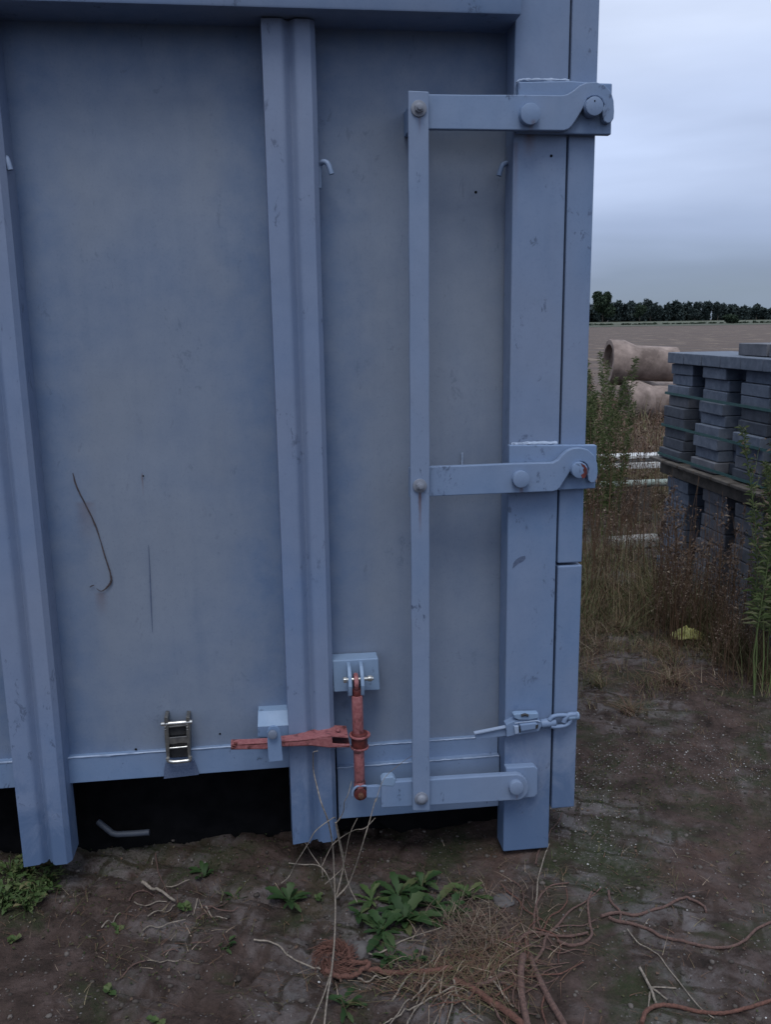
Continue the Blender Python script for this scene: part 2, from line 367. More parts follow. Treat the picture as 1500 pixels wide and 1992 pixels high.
def m_field():
    m, n, l, b = mat_new('ploughed_field'); v, g = position(n, l, (.05, .6, 1)); v2, _ = position(n, l, (.5, .12, 1))
    a = noise(n, l, 1.2, 6, .65, v); f = noise(n, l, 2.2, 6, .75, v2)
    col = ramp(n, l, a, [(.3, (.050, .032, .023)), (.7, (.100, .067, .047))])
    col = mix(n, l, mrange(n, l, f, .54, .62, 0, .8), col, (.22, .17, .12))
    w = n.new('ShaderNodeTexWave'); w.inputs['Scale'].default_value = .55; w.inputs['Distortion'].default_value = 3; w.bands_direction = 'Y'; l.new(v2, w.inputs['Vector'])
    col = mix(n, l, mrange(n, l, w.outputs['Fac'], .2, .9, 0, .6), col, (.055, .038, .033))
    l.new(col, b.inputs['Base Color']); b.inputs['Roughness'].default_value = .95; bump(n, l, b, f, .6, .1); return m
M_field = m_field()
M_verge = simple('verge_grass', (.030, .036, .022), (.075, .080, .045), .5, .95, detail=7)
M_meadow = simple('pale_meadow', (.040, .048, .026), (.068, .074, .040), .2, .95, detail=7)

# ---------------------------------------------------------------- ground
def axis_vals(lo, hi, step, out_lo, out_hi):
    a = list(np.arange(lo, hi+1e-6, step)); s = step
    v = hi; right = []
    while v < out_hi: s *= 1.16; v += s; right.append(min(v, out_hi))
    s = step; v = lo; left = []
    while v > out_lo: s *= 1.3; v -= s; left.append(max(v, out_lo))
    return np.array(left[::-1]+a+right)
def relief(X, Y):
    near = np.clip(1.4-np.hypot(X-.7, (Y-.2)*.8)/6, 0, 1)
    z = .030*vnoise(X, Y, 2.1, 1)+.018*vnoise(X, Y, 6.3, 2)+.012*vnoise(X, Y, 17, 3)+.008*vnoise(X, Y, 43, 4)
    c, s = math.cos(.42), math.sin(.42)
    U = (X*c-Y*s+.02*vnoise(X, Y, 5, 8))/.21; V = (X*s+Y*c+.02*vnoise(X, Y, 5, 9))/.105
    row = np.floor(V); U = U+.5*(row % 2)
    du = np.abs(U-np.floor(U)-.5)*2; dv = np.abs(V-np.floor(V)-.5)*2
    gap = np.clip((np.maximum(du-.88, (dv-.80))*12), 0, 1)
    mask = np.clip(vnoise(X, Y, 1.1, 5)*6+.3, 0, 1)
    z = z-.018*gap*mask+.006*(vnoise(row, np.floor(U), 1.0, 12))*mask*(1-gap)
    z = np.where(Y > 6, z+.0, z)
    return z*near-.012
xs = axis_vals(-1.4, 3.0, .014, -900, 1500); ys = axis_vals(-1.3, 2.6, .014, -900, 2200)
XX, YY = np.meshgrid(xs, ys); ZZ = relief(XX, YY)
nx, ny = len(xs), len(ys); idx = np.arange(nx*ny).reshape(ny, nx)
Fq = np.stack([idx[:-1, :-1], idx[:-1, 1:], idx[1:, 1:], idx[1:, :-1]], -1).reshape(-1, 4)
gnd = npmesh('ground', np.stack([XX, YY, ZZ], -1).reshape(-1, 3), Fq, M_ground, smooth=180); tag(gnd, 'brown soil and mossy worn pavers scattered with grit', 'ground', kind='structure')
def gz(x, y): return float(relief(np.array([float(x)]), np.array([float(y)]))[0])
def sheet(name, y0, y1, x0, x1, z, mat, label, nxs=60, nys=24, amp=.0):
    X, Y = np.meshgrid(np.linspace(x0, x1, nxs), np.linspace(y0, y1, nys))
    Y = Y+np.where(Y < y0+.01, vnoise(X, Y, .6, 21)*.8, 0)
    Z = z+amp*vnoise(X, Y, .5, 22)
    i = np.arange(nxs*nys).reshape(nys, nxs)
    q = np.stack([i[:-1, :-1], i[:-1, 1:], i[1:, 1:], i[1:, :-1]], -1).reshape(-1, 4)
    return tag(npmesh(name, np.stack([X, Y, Z], -1).reshape(-1, 3), q, mat, smooth=180), label, 'field', kind='structure')
def ydist(py, px=1320): return G(px, py)[1]
sheet('field', 14.5, ydist(634), -60, 330, .012, M_field, 'brown ploughed field beyond the yard', amp=.0, nxs=120, nys=60)
sheet('verge', ydist(634)+.3, ydist(630.5), -150, 500, .06, M_verge, 'dark grassy verge along the far edge of the field', amp=.0)
sheet('meadow', ydist(630.5)+.5, 700, -300, 1100, .12, M_meadow, 'pale green meadow strip before the trees')

# ---------------------------------------------------------------- container
XL = -4.9; XR = P(1112, 300, -.085)[0]
root = thing('waste_container', (-1.9, 1.15, 0), 'faded blue steel roll-off container with ribbed side, lever-locked end door and hooks along its posts', 'container')
ZB = .375; ZT = P(600, 17, -.146)[2]
# side panel: one sheet with shallow waves as beaten plate has
Xp, Zp = np.meshgrid(np.linspace(XL, .665, 240), np.linspace(.342, ZT+.06, 100))
Yp = .010*vnoise(Xp+9, Zp, 1.6, 31)+.004*vnoise(Xp+9, Zp, 4.5, 32)
i = np.arange(Xp.size).reshape(Xp.shape); q = np.stack([i[:-1, :-1], i[:-1, 1:], i[1:, 1:], i[1:, :-1]], -1).reshape(-1, 4)
V = np.stack([Xp, Yp, Zp], -1).reshape(-1, 3); V2 = V+np.array([0, .004, 0])
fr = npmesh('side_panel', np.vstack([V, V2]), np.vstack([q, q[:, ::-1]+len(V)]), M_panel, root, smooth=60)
# rusty curved scratch and long faint rub on the panel, standing a hair proud
def strip(name, pts, w, mat, parent, Y=-.006, thick=.0012, closed=False):
    c = [P(x, y, Y) for x, y in pts]; c = smooth_path(c, 5); ws = np.interp(np.linspace(0, 1, len(c)), np.linspace(0, 1, len(w)), w)
    v, f = tube_np(c, ws, 6, .6); v = np.array(v); v[:, 1] = Y+(v[:, 1]-Y)*.25
    return npmesh(name, v, f, mat, parent, smooth=60)
c5 = lambda L5, s, ox, oy: [(ox+a/s, oy+b/s) for a, b in L5]
strip('scratch', c5([(205, 350), (240, 480), (330, 660), (420, 850), (470, 1000), (520, 1170), (560, 1290), (578, 1390), (550, 1450), (485, 1500), (435, 1475)], 5, 100, 850), [.0010, .0022, .0016, .0024, .0012, .0018, .0020, .0030, .0030, .0012, .0008], M_scr, fr)
strip('scratch', c5([(412, 1443), (390, 1448), (370, 1462)], 5, 100, 850), [.001, .002, .001], M_scr, fr)
strip('rub_mark', [(288, 1060), (291, 1120), (293, 1170), (296, 1230)], [.0005, .0012, .0014, .0005], M_web, fr, -.005)
# posts
def wall_post(xc, zb, name='wall_post'):
    prof = [(-.069, .004), (-.066, -.085), (-.022, -.087), (-.016, -.085), (-.011, -.080), (-.005, -.071), (.001, -.067), (.007, -.071), (.012, -.080), (.017, -.085), (.023, -.087), (.054, -.085), (.067, -.070), (.069, .004)]
    bm = bmesh.new(); zt = ZT-.004; nz = 60; cols = []
    for k in range(nz+1):
        z = zb+(zt-zb)*k/nz; jit = .0016*float(vnoise(np.array([xc*7.]), np.array([z]), 3.3, 41)[0])
        ragged = (.004*math.sin(xc*50+0) if k == 0 else 0)
        cols.append([bm.verts.new((xc+x+jit, y+jit*.6, z+(random.uniform(-.006, .006) if k == 0 else 0))) for x, y in prof])
    for k in range(nz):
        for j in range(len(prof)-1): bm.faces.new((cols[k][j], cols[k][j+1], cols[k+1][j+1], cols[k+1][j]))
    bm.faces.new([v for v in cols[0]]); bm.faces.new([v for v in cols[-1]][::-1])
    ed = [e_ for e_ in bm.edges if e_.calc_face_angle(0) > R_(28)]
    bmesh.ops.bevel(bm, geom=ed, offset=.0025, segments=2, profile=.5, affect='EDGES', clamp_overlap=True)
    return obj(name, bm, M_post, root)
for xc, zb in ((.076-.0, .092), (-.694, .092), (-1.464, .09), (-2.234, .09), (-3.004, .09), (-3.774, .09), (-4.544, .09)):
    pst = wall_post(xc, zb)
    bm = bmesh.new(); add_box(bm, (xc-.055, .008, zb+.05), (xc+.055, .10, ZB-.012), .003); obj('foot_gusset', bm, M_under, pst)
# top rail
bm = bmesh.new(); add_box(bm, (XL, -.146, ZT), (.652, .06, ZT+.16), .006); obj('top_rail', bm, M_corner, root)
# corner post
CX0, CX1 = P(983, 1400, -.09)[0], P(1071.5, 1500, -.09)[0]
bm = bmesh.new(); add_box(bm, (CX0, -.09, .006), (CX1, -.012, ZT+.5), .0035); obj('corner_post', bm, M_corner, root, 0)
# end door leaves (seen on edge): upper and lower
DX0, DX1 = CX1+.006, P(1120, 1500, -.09)[0]
def zof(py, px=1100, Y=-.09): return P(px, py, Y)[2]
up = box('door', (DX0, -.088, zof(1096)), (DX1, 2.42, ZT+.5), M_corner, root, .004)
lo = box('door', (DX0+.001, -.0885, zof(1572)), (DX1+.001, 2.42, zof(1101)), M_corner, root, .004)
# end frame corner behind the gap, far side, ends, floor, underframe
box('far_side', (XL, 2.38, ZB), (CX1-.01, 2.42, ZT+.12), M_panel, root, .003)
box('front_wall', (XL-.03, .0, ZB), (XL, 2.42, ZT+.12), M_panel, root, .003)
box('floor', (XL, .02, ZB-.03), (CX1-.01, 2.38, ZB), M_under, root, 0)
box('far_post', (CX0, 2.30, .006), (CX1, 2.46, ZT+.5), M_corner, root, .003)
for yy in (.15, 1.76): box('skid_rail', (XL, yy, -.03), (.62, yy+.09, ZB-.033), M_under, root, .004)  # near rail brought forward to black out the gap under the floor
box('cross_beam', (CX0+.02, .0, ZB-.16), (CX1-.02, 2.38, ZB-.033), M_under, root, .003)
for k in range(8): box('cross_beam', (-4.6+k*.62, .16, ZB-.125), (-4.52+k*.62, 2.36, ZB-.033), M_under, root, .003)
cyl('roller', (.42, .90, .10), (1, 0, 0), .09, .28, M_under, root)
# lip / bottom rail, left bays: folded strip; pale weld line on top carries the ledge highlight in its colour
lipz = zof(1500, 126, -.02)
def lip(x0, x1, zt, zb, Y, nm='bottom_rail'):
    o = box(nm, (x0, Y, zb), (x1, .012, zt), M_arm, root, .002); return o
lip(XL, P(566, 1500, -.02)[0]+.04, .385, .305, -.022)
v = [Vector((x, -.022+random.uniform(-.001, .001), .3855+random.uniform(-.0006, .0006))) for x in np.linspace(XL, .0, 260)]
vv, ff = tube_np(v, .0028, 6, .5); npmesh('weld_bead', vv, ff, M_weld, root, smooth=60)
# right bay: ledge, recess, lower skirt
zA = P(780, 1446, -.02)[2]; zB2 = P(780, 1483, -.035)[2]; zC = P(780, 1582, -.035)[2]
box('bottom_rail', (.150, -.018, zB2-.012), (CX0-.002, .012, zA), M_arm, root, .002)
box('bottom_rail', (.150, -.040, zC), (CX0-.002, .010, zB2), M_arm, root, .0025)
for zz, yy in ((zA, -.018), (zB2, -.040)):
    v = [Vector((x, yy+random.uniform(-.001, .001), zz+random.uniform(-.0006, .0006))) for x in np.linspace(.15, CX0-.004, 60)]
    vv, ff = tube_np(v, .0022, 6, .6); npmesh('weld_bead', vv, ff, M_weld, root, smooth=60)  # pale beads paint in the ledge highlights
# tail plate and loose bar under the floor
prism('tail_plate', [(700, 1570), (985, 1565), (985, 1672), (900, 1660), (800, 1630), (730, 1598)], .125, .012, M_under, root, .002)
tube('step_bar', [P(190, 1598, .13), P(212, 1616, .11), P(228, 1623, .10), P(290, 1619, .09)], .0095, M_under2, root, k=2, seg=10)

# hooks
def tarp_hook(pts, Y):
    tube('tarp_hook', [P(x, y, Y+dy) for x, y, dy in pts], .0068, M_arm, root, seg=10, k=4)
tarp_hook([(621, 366, .0), (621, 340, 0), (622, 322, 0), (628, 315, -.008), (636, 317, -.014), (641, 326, -.018), (645, 339, -.02)], -.045)
tarp_hook([(0, 358, .0), (0, 330, 0), (1, 312, 0), (6, 306, -.008), (12, 308, -.014), (16, 318, -.018), (20, 331, -.02)], -.045)
tarp_hook([(989, 366, .03), (991, 340, .03), (990, 322, .02), (985, 318, .01), (978, 322, .0), (974, 332, -.002), (971, 342, -.003)], -.045)

# ---- locking gear on the door end
def arc(cx, cy, r, a0, a1, n): return [(cx+r*math.cos(R_(a0+(a1-a0)*t/n)), cy-r*math.sin(R_(a0+(a1-a0)*t/n))) for t in range(n+1)]
def pin(cx, cy, rpx, Y0, Y1, mat=None, parent=root, name='pivot_pin'):
    c = P(cx, cy, Y0); r = rpx*(c[1]-EYE[1])/F; r = abs(r)/.985
    return cyl(name, (c[0], (Y0+Y1)/2, c[2]), (0, 1, 0), r, abs(Y1-Y0), mat or M_arm, parent, bw=.0022, seg=40)
def hexbolt(cx, cy, Y0, parent, rp=13):
    c = P(cx, cy, Y0); s = (c[1]-EYE[1])/F
    w = cyl('washer', (c[0], Y0+.001, c[2]), (0, 1, 0), rp*s, .006, M_rim, parent, bw=.001)
    bm = bmesh.new(); add_cyl(bm, (c[0], Y0-.007, c[2]), (0, 1, .0), rp*.62*s, .011, .0015, seg=6); add_cyl(bm, (c[0], Y0-.014, c[2]), (0, 1, 0), rp*.36*s, .012, .001, seg=16)
    obj('bolt', bm, M_rim, parent)
def wbead(px, Y, parent, r=.0032):
    pts = smooth_path([P(x, y, Y) for x, y in px], 8)
    pts = [p+np.array([0, random.uniform(-.0006, .0006), random.uniform(-.0006, .0006)]) for p in pts]
    vv, ff = tube_np(pts, r, 6, .6); npmesh('weld_bead', vv, ff, M_weld, parent, smooth=60)
# arm outline measured on the middle arm, (dx, dy) from the hook pin centre
hook = [(836, 908), (900, 906), (1000, 902), (1060, 900.5), (1077, 900), (1086, 895), (1094, 886), (1104, 877), (1116, 872), (1130, 871), (1145, 875), (1157, 886), (1163, 902), (1164, 918), (1162, 932), (1157, 939), (1150, 940), (1145, 934), (1144, 924), (1147, 913), (1143, 904), (1137, 899), (1129, 897.5), (1120, 900), (1113, 907), (1110, 917), (1104, 927), (1096, 939), (1090, 949), (1084, 954), (1077, 956), (1004, 959), (836, 966)]
hook = [(797, 910)] + hook + [(797, 968)]
pl = prism('lock_plate', [(991, 866), (1162, 866), (1162, 876), (1159, 950), (991, 958)], -.112, .0215, M_plate, root, .0025)
wbead([(994, 865), (1040, 863), (1084, 862)], -.098, pl, .006)
am = prism('lock_arm', hook, -.135, .020, M_arm, root, .0025); pin(1015, 933, 17, -.152, -.120, parent=am)
hp = pin(1129, 915, 16.5, -.150, -.112, M_arm, pl, 'lock_pin')
prism('paint_chip', [(1131, 901), (1138, 905), (1143, 912), (1143, 921), (1139, 929), (1134, 931), (1131, 924), (1137, 920), (1135, 914), (1137, 910), (1133, 907)], -.1506, .001, M_redd, pl, 0)
# top arm: same lever, hook end raised into the plate
top = [(797, 182), (836, 183), (920, 184), (1010, 184), (1094, 185), (1104, 183), (1116, 176), (1128, 166), (1142, 160), (1160, 159), (1178, 165), (1190, 178), (1195, 196), (1196, 216), (1195, 230), (1190, 238), (1183, 240), (1176, 236), (1173, 228), (1173, 214), (1177, 204), (1172, 193), (1163, 187), (1152, 187), (1143, 192), (1139, 203), (1133, 214), (1124, 229), (1114, 244), (1107, 251), (1098, 254), (1004, 253), (836, 251), (797, 250)]
pl = prism('lock_plate', [(1009, 159), (1110, 157), (1170, 161.5), (1192, 162), (1190, 262), (1008, 258)], -.112, .0215, M_plate, root, .003)
wbead([(1008, 161), (1014, 156.5), (1060, 156), (1108, 157)], -.1, pl, .0045)
am = prism('lock_arm', top, -.135, .020, M_arm, root, .0025); pin(1033, 221, 19, -.156, -.120, parent=am)
pin(1158, 206, 17, -.150, -.112, M_arm, pl, 'lock_pin')
# bottom arm
pl = prism('lock_plate', [(985, 1494), (1041, 1491), (1047, 1496), (1046, 1545), (1040, 1551), (985, 1556)], -.118, .028, M_plate, root, .003)
ba = [(742, 1522), (770, 1521), (880, 1514), (1000, 1507)] + arc(1003, 1532, 26, 80, -80, 8) + [(1000, 1557), (838, 1567), (742, 1572)]
am = prism('lock_arm', ba, -.140, .022, M_arm, root, .003); pin(1006, 1534, 15.5, -.156, -.125, parent=am)
# vertical locking bar
edge = []
nb = 26
Lb = [(794+9.5*t+random.uniform(-.6, .6), 176+1401*t) for t in np.linspace(0, 1, nb)]; Rb = [(834.5+2.2*t+random.uniform(-.6, .6), 178+1399*t) for t in np.linspace(0, 1, nb)]
bar = prism('locking_bar', Lb + Rb[::-1], -.155, .012, M_bar, root, .002)
hexbolt(815, 211, -.158, bar, 14.5); hexbolt(817, 945, -.158, bar, 14); 
c = P(820, 1554, -.16); cyl('washer', (c[0], -.158, c[2]), (0, 1, 0), .0195, .006, M_rim, bar)
bm = bmesh.new(); bmesh.ops.create_uvsphere(bm, u_segments=20, v_segments=10, radius=.015); bmesh.ops.scale(bm, vec=(1, .7, 1), verts=bm.verts); bmesh.ops.translate(bm, verts=bm.verts, vec=(c[0], -.163, c[2])); obj('bolt', bm, M_rim, bar)
box('spacer', (P(798, 200, -.11)[0], -.110, P(798, 250, -.11)[2]), (P(833, 200, -.11)[0], .0, P(798, 200, -.11)[2]), M_plate, bar, .002)
wbead([(899, 905), (900, 892), (899, 880)], -.006, root, .003)

# ---- red load binder
K = lambda pts: [(430+a/4.286, 1240+b/4.286) for a, b in pts]
bd = bpy.data.objects.new('load_binder', None); C.objects.link(bd); bd.parent = root; bd['label'] = 'faded red ratchet load binder with folded handle'
bk = prism('binder_bracket', K([(925, 195), (1312, 175), (1325, 440), (940, 458)]), -.062, .055, M_brkt, root, .003)
YB = -.105
for a, b in (((1055, 1100)), ((1158, 1207))):
    x0 = P(430+a/4.286, 1310, YB)[0]+.001; x1 = x0+.010
    z0 = P(700, 1289, -.07)[2]; z1 = P(700, 1348, -.07)[2]
    pts = [(x0, -.060, z0), (x0, -.088, z0-.004), (x0, -.112, z0-.022), (x0, -.122, (z0+z1)/2-.004), (x0, -.114, z1+.012), (x0, -.096, z1), (x0, -.060, z1+.004)]
    bm = bmesh.new(); add_prism(bm, pts, (.010, 0, 0)); bev(bm, .0012); obj('lug', bm, M_brkt, bk)
cz = P(690, 1324, YB)[2]; xa = P(668, 1324, YB)[0]; xb = P(727, 1324, YB)[0]; xm = P(692.5, 1324, YB)[0]
bm = bmesh.new(); add_cyl(bm, ((xa+xb)/2, -.096, cz), (1, 0, 0), .006, xb-xa, .001, 12); add_cyl(bm, (xa+.006, -.096, cz), (1, 0, 0), .0095, .011, .0012, 6); add_cyl(bm, (xb-.010, -.096, cz), (1, 0, 0), .0095, .012, .0012, 6)
obj('bolt', bm, M_zinc, bk)
# eye + barrel + screw
bx = P(695, 1390, YB)[0]
def vcyl(name, y0, y1, rpx, mat, parent=bd, x0=695., x1=None, Y=YB, seg=28, bw=.0015):
    a = P(x0, y0, Y); b = P(x1 if x1 else x0, y1, Y); r = rpx*(Y-EYE[1])/F*1.02
    return cyl(name, (a+b)/2, (b-a), r, (b-a).length, mat, parent, seg=seg, bw=bw)
e1 = P(692.5, 1327, -.1)
bm = bmesh.new(); add_cyl(bm, (e1[0], -.098, e1[2]), (1, 0, 0), .026, .013, .004, 28); obj('eye', bm, M_red, bd)
vcyl('collar', 1340, 1354, 9.5, M_redd, x0=694, x1=694.5)
vcyl('barrel', 1352, 1428, 11.5, M_red, x0=694.5, x1=697)
vcyl('barrel', 1450, 1522, 11, M_red, x0=698, x1=699.5)
vcyl('gear', 1424, 1452, 17, M_redd, x0=699, x1=699.5, seg=18, bw=.003)
# handle: forked plates over and under the gear, channel lever to the left
hz = lambda y: P(600, y, YB)[2]
def plate_h(name, px, Y, thick_z, mat, w0, w1):
    """lever plate lying in x-z, measured edge, given a depth in y"""
    return prism(name, px, Y, w0, mat, bd, .002)
top_out = K([(1225, 765), (1150, 752), (1040, 758), (940, 765), (880, 775), (760, 815), (600, 850), (500, 855), (500, 872), (620, 865), (760, 850), (900, 822), (1000, 828), (1120, 838), (1200, 832), (1235, 800)])
hd = prism('handle', K([(80, 895), (380, 880), (500, 868), (620, 862), (760, 846), (925, 835), (930, 885), (1000, 890), (1075, 890), (1080, 905), (1000, 915), (900, 918), (750, 900), (500, 910), (380, 930), (80, 935)]), YB-.028, .004, M_red, bd, .0015)
# upper flange of the channel (a real folded ledge running back)
def ledge(name, pts_front, Yf, depth_list, thick, mat, parent):
    bm = bmesh.new(); n_ = len(pts_front); rows = []
    for (x, y), d_ in zip(pts_front, depth_list):
        p = P(x, y, Yf); rows.append([bm.verts.new(p), bm.verts.new(p+Vector((0, d_, 0))), bm.verts.new(p+Vector((0, d_, -thick))), bm.verts.new(p+Vector((0, 0, -thick)))])
    for a, b in zip(rows[:-1], rows[1:]):
        for k in range(4): bm.faces.new((a[k], a[(k+1) % 4], b[(k+1) % 4], b[k]))
    bm.faces.new(rows[0]); bm.faces.new(rows[-1][::-1]); return obj(name, bm, mat, parent)
ledge('handle_flange', K([(80, 890), (240, 886), (380, 878), (500, 866), (620, 860), (760, 844), (925, 818), (1060, 826)]), YB-.028, [.030, .030, .030, .034, .040, .056, .070, .070], .004, M_red, hd)
ledge('handle_flange', K([(80, 925), (380, 920), (500, 900), (750, 892), (900, 908), (1075, 905)]), YB-.027, [.030, .030, .034, .050, .066, .066], .004, M_redd, hd)
prism('handle_web', K([(80, 866), (380, 856), (500, 846), (620, 842), (620, 905), (500, 905), (380, 925), (80, 930)]), YB+.0, .003, M_redd, hd, .001)
a = P(700, 1431, YB); 
for y_, m_ in ((1430, M_red), (1453, M_red)):
    c = P(700, y_, YB); bm = bmesh.new(); add_cyl(bm, (c[0], YB+.002, c[2]), (0, 0, 1), .031 if y_ < 1440 else .027, .006, .0018, 32); obj('fork_ring', bm, m_, hd)
c = P(658, 1424, YB-.01); cyl('rivet', (c[0], YB-.005, c[2]+.004), (0, 0, 1), .007, .006, M_red, hd)
bm = bmesh.new(); 
for t in range(3): p = P(452+3*t, 1448-2*t+4, YB-.03); add_cyl(bm, p+Vector((0, 0, .004*(t-1))), (1, 0, 0), .0035, .010, .001, 8)
obj('handle_tip', bm, M_redd, hd)
# bottom eye and clevis
c = P(701, 1541, YB); bm = bmesh.new(); add_cyl(bm, (c[0], YB, c[2]), (0, 1, 0), .0205, .030, .005, 32); obj('eye', bm, M_redd, bd)
c2 = P(700, 1524, YB); bm = bmesh.new(); add_cyl(bm, c2, (0, 0, 1), .018, .022, .004, 20, r2=.0165); obj('collar', bm, M_red, bd)
cl = prism('clevis', K([(1215, 1242), (1460, 1235), (1465, 1300), (1440, 1338), (1215, 1340)]), YB-.024, .010, M_plate, am, .002)
pts = [P(686+0, 1548, YB-.014), P(687, 1538, YB-.014), P(694, 1530, YB-.014), P(704, 1528.5, YB-.014), P(716, 1529, YB-.014), P(735, 1527.5, YB-.014)]
tube('clevis_edge', pts, .0035, M_arm, am, seg=8)
prism('clevis_block', K([(1335, 1190), (1360, 1168), (1435, 1162), (1460, 1185), (1450, 1225), (1440, 1245), (1335, 1240)]), YB-.036, .030, M_brkt, am, .003)
cyl('clevis_pin', (P(701, 1541, YB)[0], YB-.004, P(701, 1541, YB)[2]), (0, 1, 0), .008, .048, M_rust, am)
# handle keeper bracket at the left of the post
kb = prism('keeper_bracket', K([(303, 742), (562, 728), (568, 838), (305, 836)]), -.075, .072, M_plate, root, .003)
bm = bmesh.new()
t0, t1 = P(502, 1384, -.04), P(561, 1381, -.04); f0, f1 = P(501, 1414, -.0755), P(561.5, 1411, -.0755)
vs = [t0, t1, f1, f0]; 
vv_ = [bm.verts.new(p) for p in vs]; vw_ = [bm.verts.new((p[0], .0, p[2])) for p in vs]
bm.faces.new(vv_); bm.faces.new(vw_[::-1])
for k in range(4): bm.faces.new((vv_[k], vv_[(k+1) % 4], vw_[(k+1) % 4], vw_[k]))
obj('bracket_top', bm, M_brkt, kb)  # sloped top in paler paint than the front, its lit tone put in
tab = K([(382, 790), (392, 762), (412, 744), (440, 738), (470, 746), (490, 768), (497, 800), (505, 920), (517, 1030), (397, 1042), (388, 930)])
tb = prism('keeper_tab', tab, YB-.046, .007, M_arm, kb, .002); pin(530, 1431, 9, YB-.060, YB-.046, M_rim, tb, 'bolt')
cyl('bolt', (P(530, 1431, -.12)[0], -.11, P(530, 1431, -.12)[2]), (0, 1, 0), .007, .08, M_under, kb)

# ---- small blue load strap latch on the corner post
K5 = lambda pts: [(780+a/3.75, 1350+b/3.75) for a, b in pts]
lt = bpy.data.objects.new('strap_latch', None); C.objects.link(lt); lt.parent = root; lt['label'] = 'painted over-centre latch with chain link, same blue as the post'
prism('lever', K5([(535, 285), (770, 240), (775, 305), (550, 333)]), -.106, .006, M_arm, lt, .001)
prism('lever_rib', K5([(535, 285), (770, 238), (772, 250), (540, 298)]), -.114, .012, M_weld, lt, .001)
bdy = prism('latch_body', K5([(768, 225), (830, 195), (1000, 185), (1025, 200), (1030, 235), (1005, 275), (835, 300), (775, 315)]), -.118, .030, M_arm, lt, .002)
prism('latch_cap', K5([(820, 150), (850, 143), (1005, 140), (1010, 178), (940, 192), (860, 192), (832, 178)]), -.122, .022, M_brkt, bdy, .003)
prism('latch_slot', K5([(870, 225), (990, 212), (1003, 225), (1000, 256), (880, 275)]), -.128, .012, M_arm, bdy, .003)
prism('latch_slot', K5([(828, 238), (862, 234), (860, 290), (835, 295)]), -.126, .010, M_weld, bdy, .002)
prism('latch_groove', K5([(862, 236), (872, 232), (876, 282), (866, 285)]), -.1185, .002, M_black, bdy, 0)
prism('latch_groove', K5([(985, 228), (1005, 222), (1000, 252), (985, 256)]), -.1285, .002, M_black, bdy, 0)
tube('latch_groove', [P(*p, -.124) for p in K5([(880, 158), (905, 150), (930, 158)])], .004, M_black, bdy, seg=6)
tube('latch_rim', [P(*p, -.119) for p in K5([(830, 214), (900, 205), (990, 196), (1015, 205)])], .0022, M_weld, bdy, seg=6)
cyl('latch_stem', P(*K5([(1075, 210)])[0], -.105), P(*K5([(1110, 205)])[0], -.105)-P(*K5([(1040, 215)])[0], -.105), .0135, .046, M_arm, lt, bw=.003)
def linkring(name, pts, Y, r=.0065):
    p = [P(x, y, Y+dy) for (x, y), dy in pts]; tube(name, p, r, M_arm, lt, seg=10, k=4)
lk = K5([(1085, 190), (1110, 165), (1160, 155), (1215, 158), (1240, 180), (1225, 215), (1190, 232), (1130, 240), (1095, 235)])
linkring('chain_link', [(p, 0) for p in lk], -.112)
lk = K5([(1190, 205), (1200, 180), (1225, 155), (1250, 150), (1283, 152)]); linkring('chain_link', [(p, -.008) for p in lk], -.104, .008)
cyl('link_end', P(*K5([(1258, 162)])[0], -.108), (1, 0, .05), .012, .036, M_brkt, lt, bw=.004)

# ---- webbing ratchet buckle hanging at the foot of the panel
K6 = lambda pts: [(a/3.333, 1350+b/3.333) for a, b in pts]
rb = bpy.data.objects.new('ratchet_buckle', None); C.objects.link(rb); rb.parent = root; rb['label'] = 'zinc strap ratchet buckle on blue webbing at the foot of the panel'
for s in (0, 1):
    xo = 0 if s == 0 else 142
    prism('frame_rail', K6([(1062+xo, 150), (1085+xo, 150), (1092+xo*.98, 250), (1098+xo*.95, 420), (1078+xo*.98, 425), (1064+xo, 260)]), -.050, .045, M_zincd, rb, .001)
    bm = bmesh.new(); p = P(*K6([(1074+xo, 195)])[0], -.03); 
    for k in range(14):
        a = k*2*math.pi/14; add_cyl(bm, p+Vector((0, math.cos(a)*.019, math.sin(a)*.019)), (1, 0, 0), .0042, .004, .0, 8)
    add_cyl(bm, p, (1, 0, 0), .019, .0035, .0005, 28); obj('ratchet_wheel', bm, M_zincd, rb)
p0, p1 = P(*K6([(1042, 196)])[0], -.045), P(*K6([(1246, 180)])[0], -.045)
cyl('axle', (p0+p1)/2, p1-p0, .006, (p1-p0).length, M_zinc, rb)
prism('spool', K6([(1085, 205), (1212, 195), (1212, 272), (1088, 280)]), -.034, .025, M_black, rb, .006)
tube('axle', [P(*p, -.043) for p in K6([(1085, 212), (1150, 206), (1212, 200)])], .004, M_zincd, rb, seg=8)
prism('cross_plate', K6([(1080, 285), (1222, 272), (1226, 312), (1200, 320), (1160, 318), (1130, 326), (1086, 328)]), -.047, .004, M_zincd, rb, .0015)
prism('spool', K6([(1095, 335), (1212, 325), (1220, 410), (1098, 418)]), -.030, .022, M_black, rb, .004)
tube('crossbar', [P(*p, -.044) for p in K6([(1092, 352), (1150, 347), (1212, 341)])], .0028, M_zinc, rb, seg=8)
tube('grip', [P(*p, -.052) for p in K6([(1085, 415), (1092, 434), (1130, 440), (1190, 434), (1228, 428), (1233, 405)])], .0055, M_zinc, rb, seg=10)
wb = prism('webbing', K6([(1072, 440), (1252, 425), (1270, 460), (1288, 525), (1060, 552), (1062, 490)]), -.030, .006, M_web, rb, .0015)
prism('webbing', K6([(1090, 250), (1208, 240), (1212, 300), (1092, 310)]), -.012, .006, M_web, rb, .001)
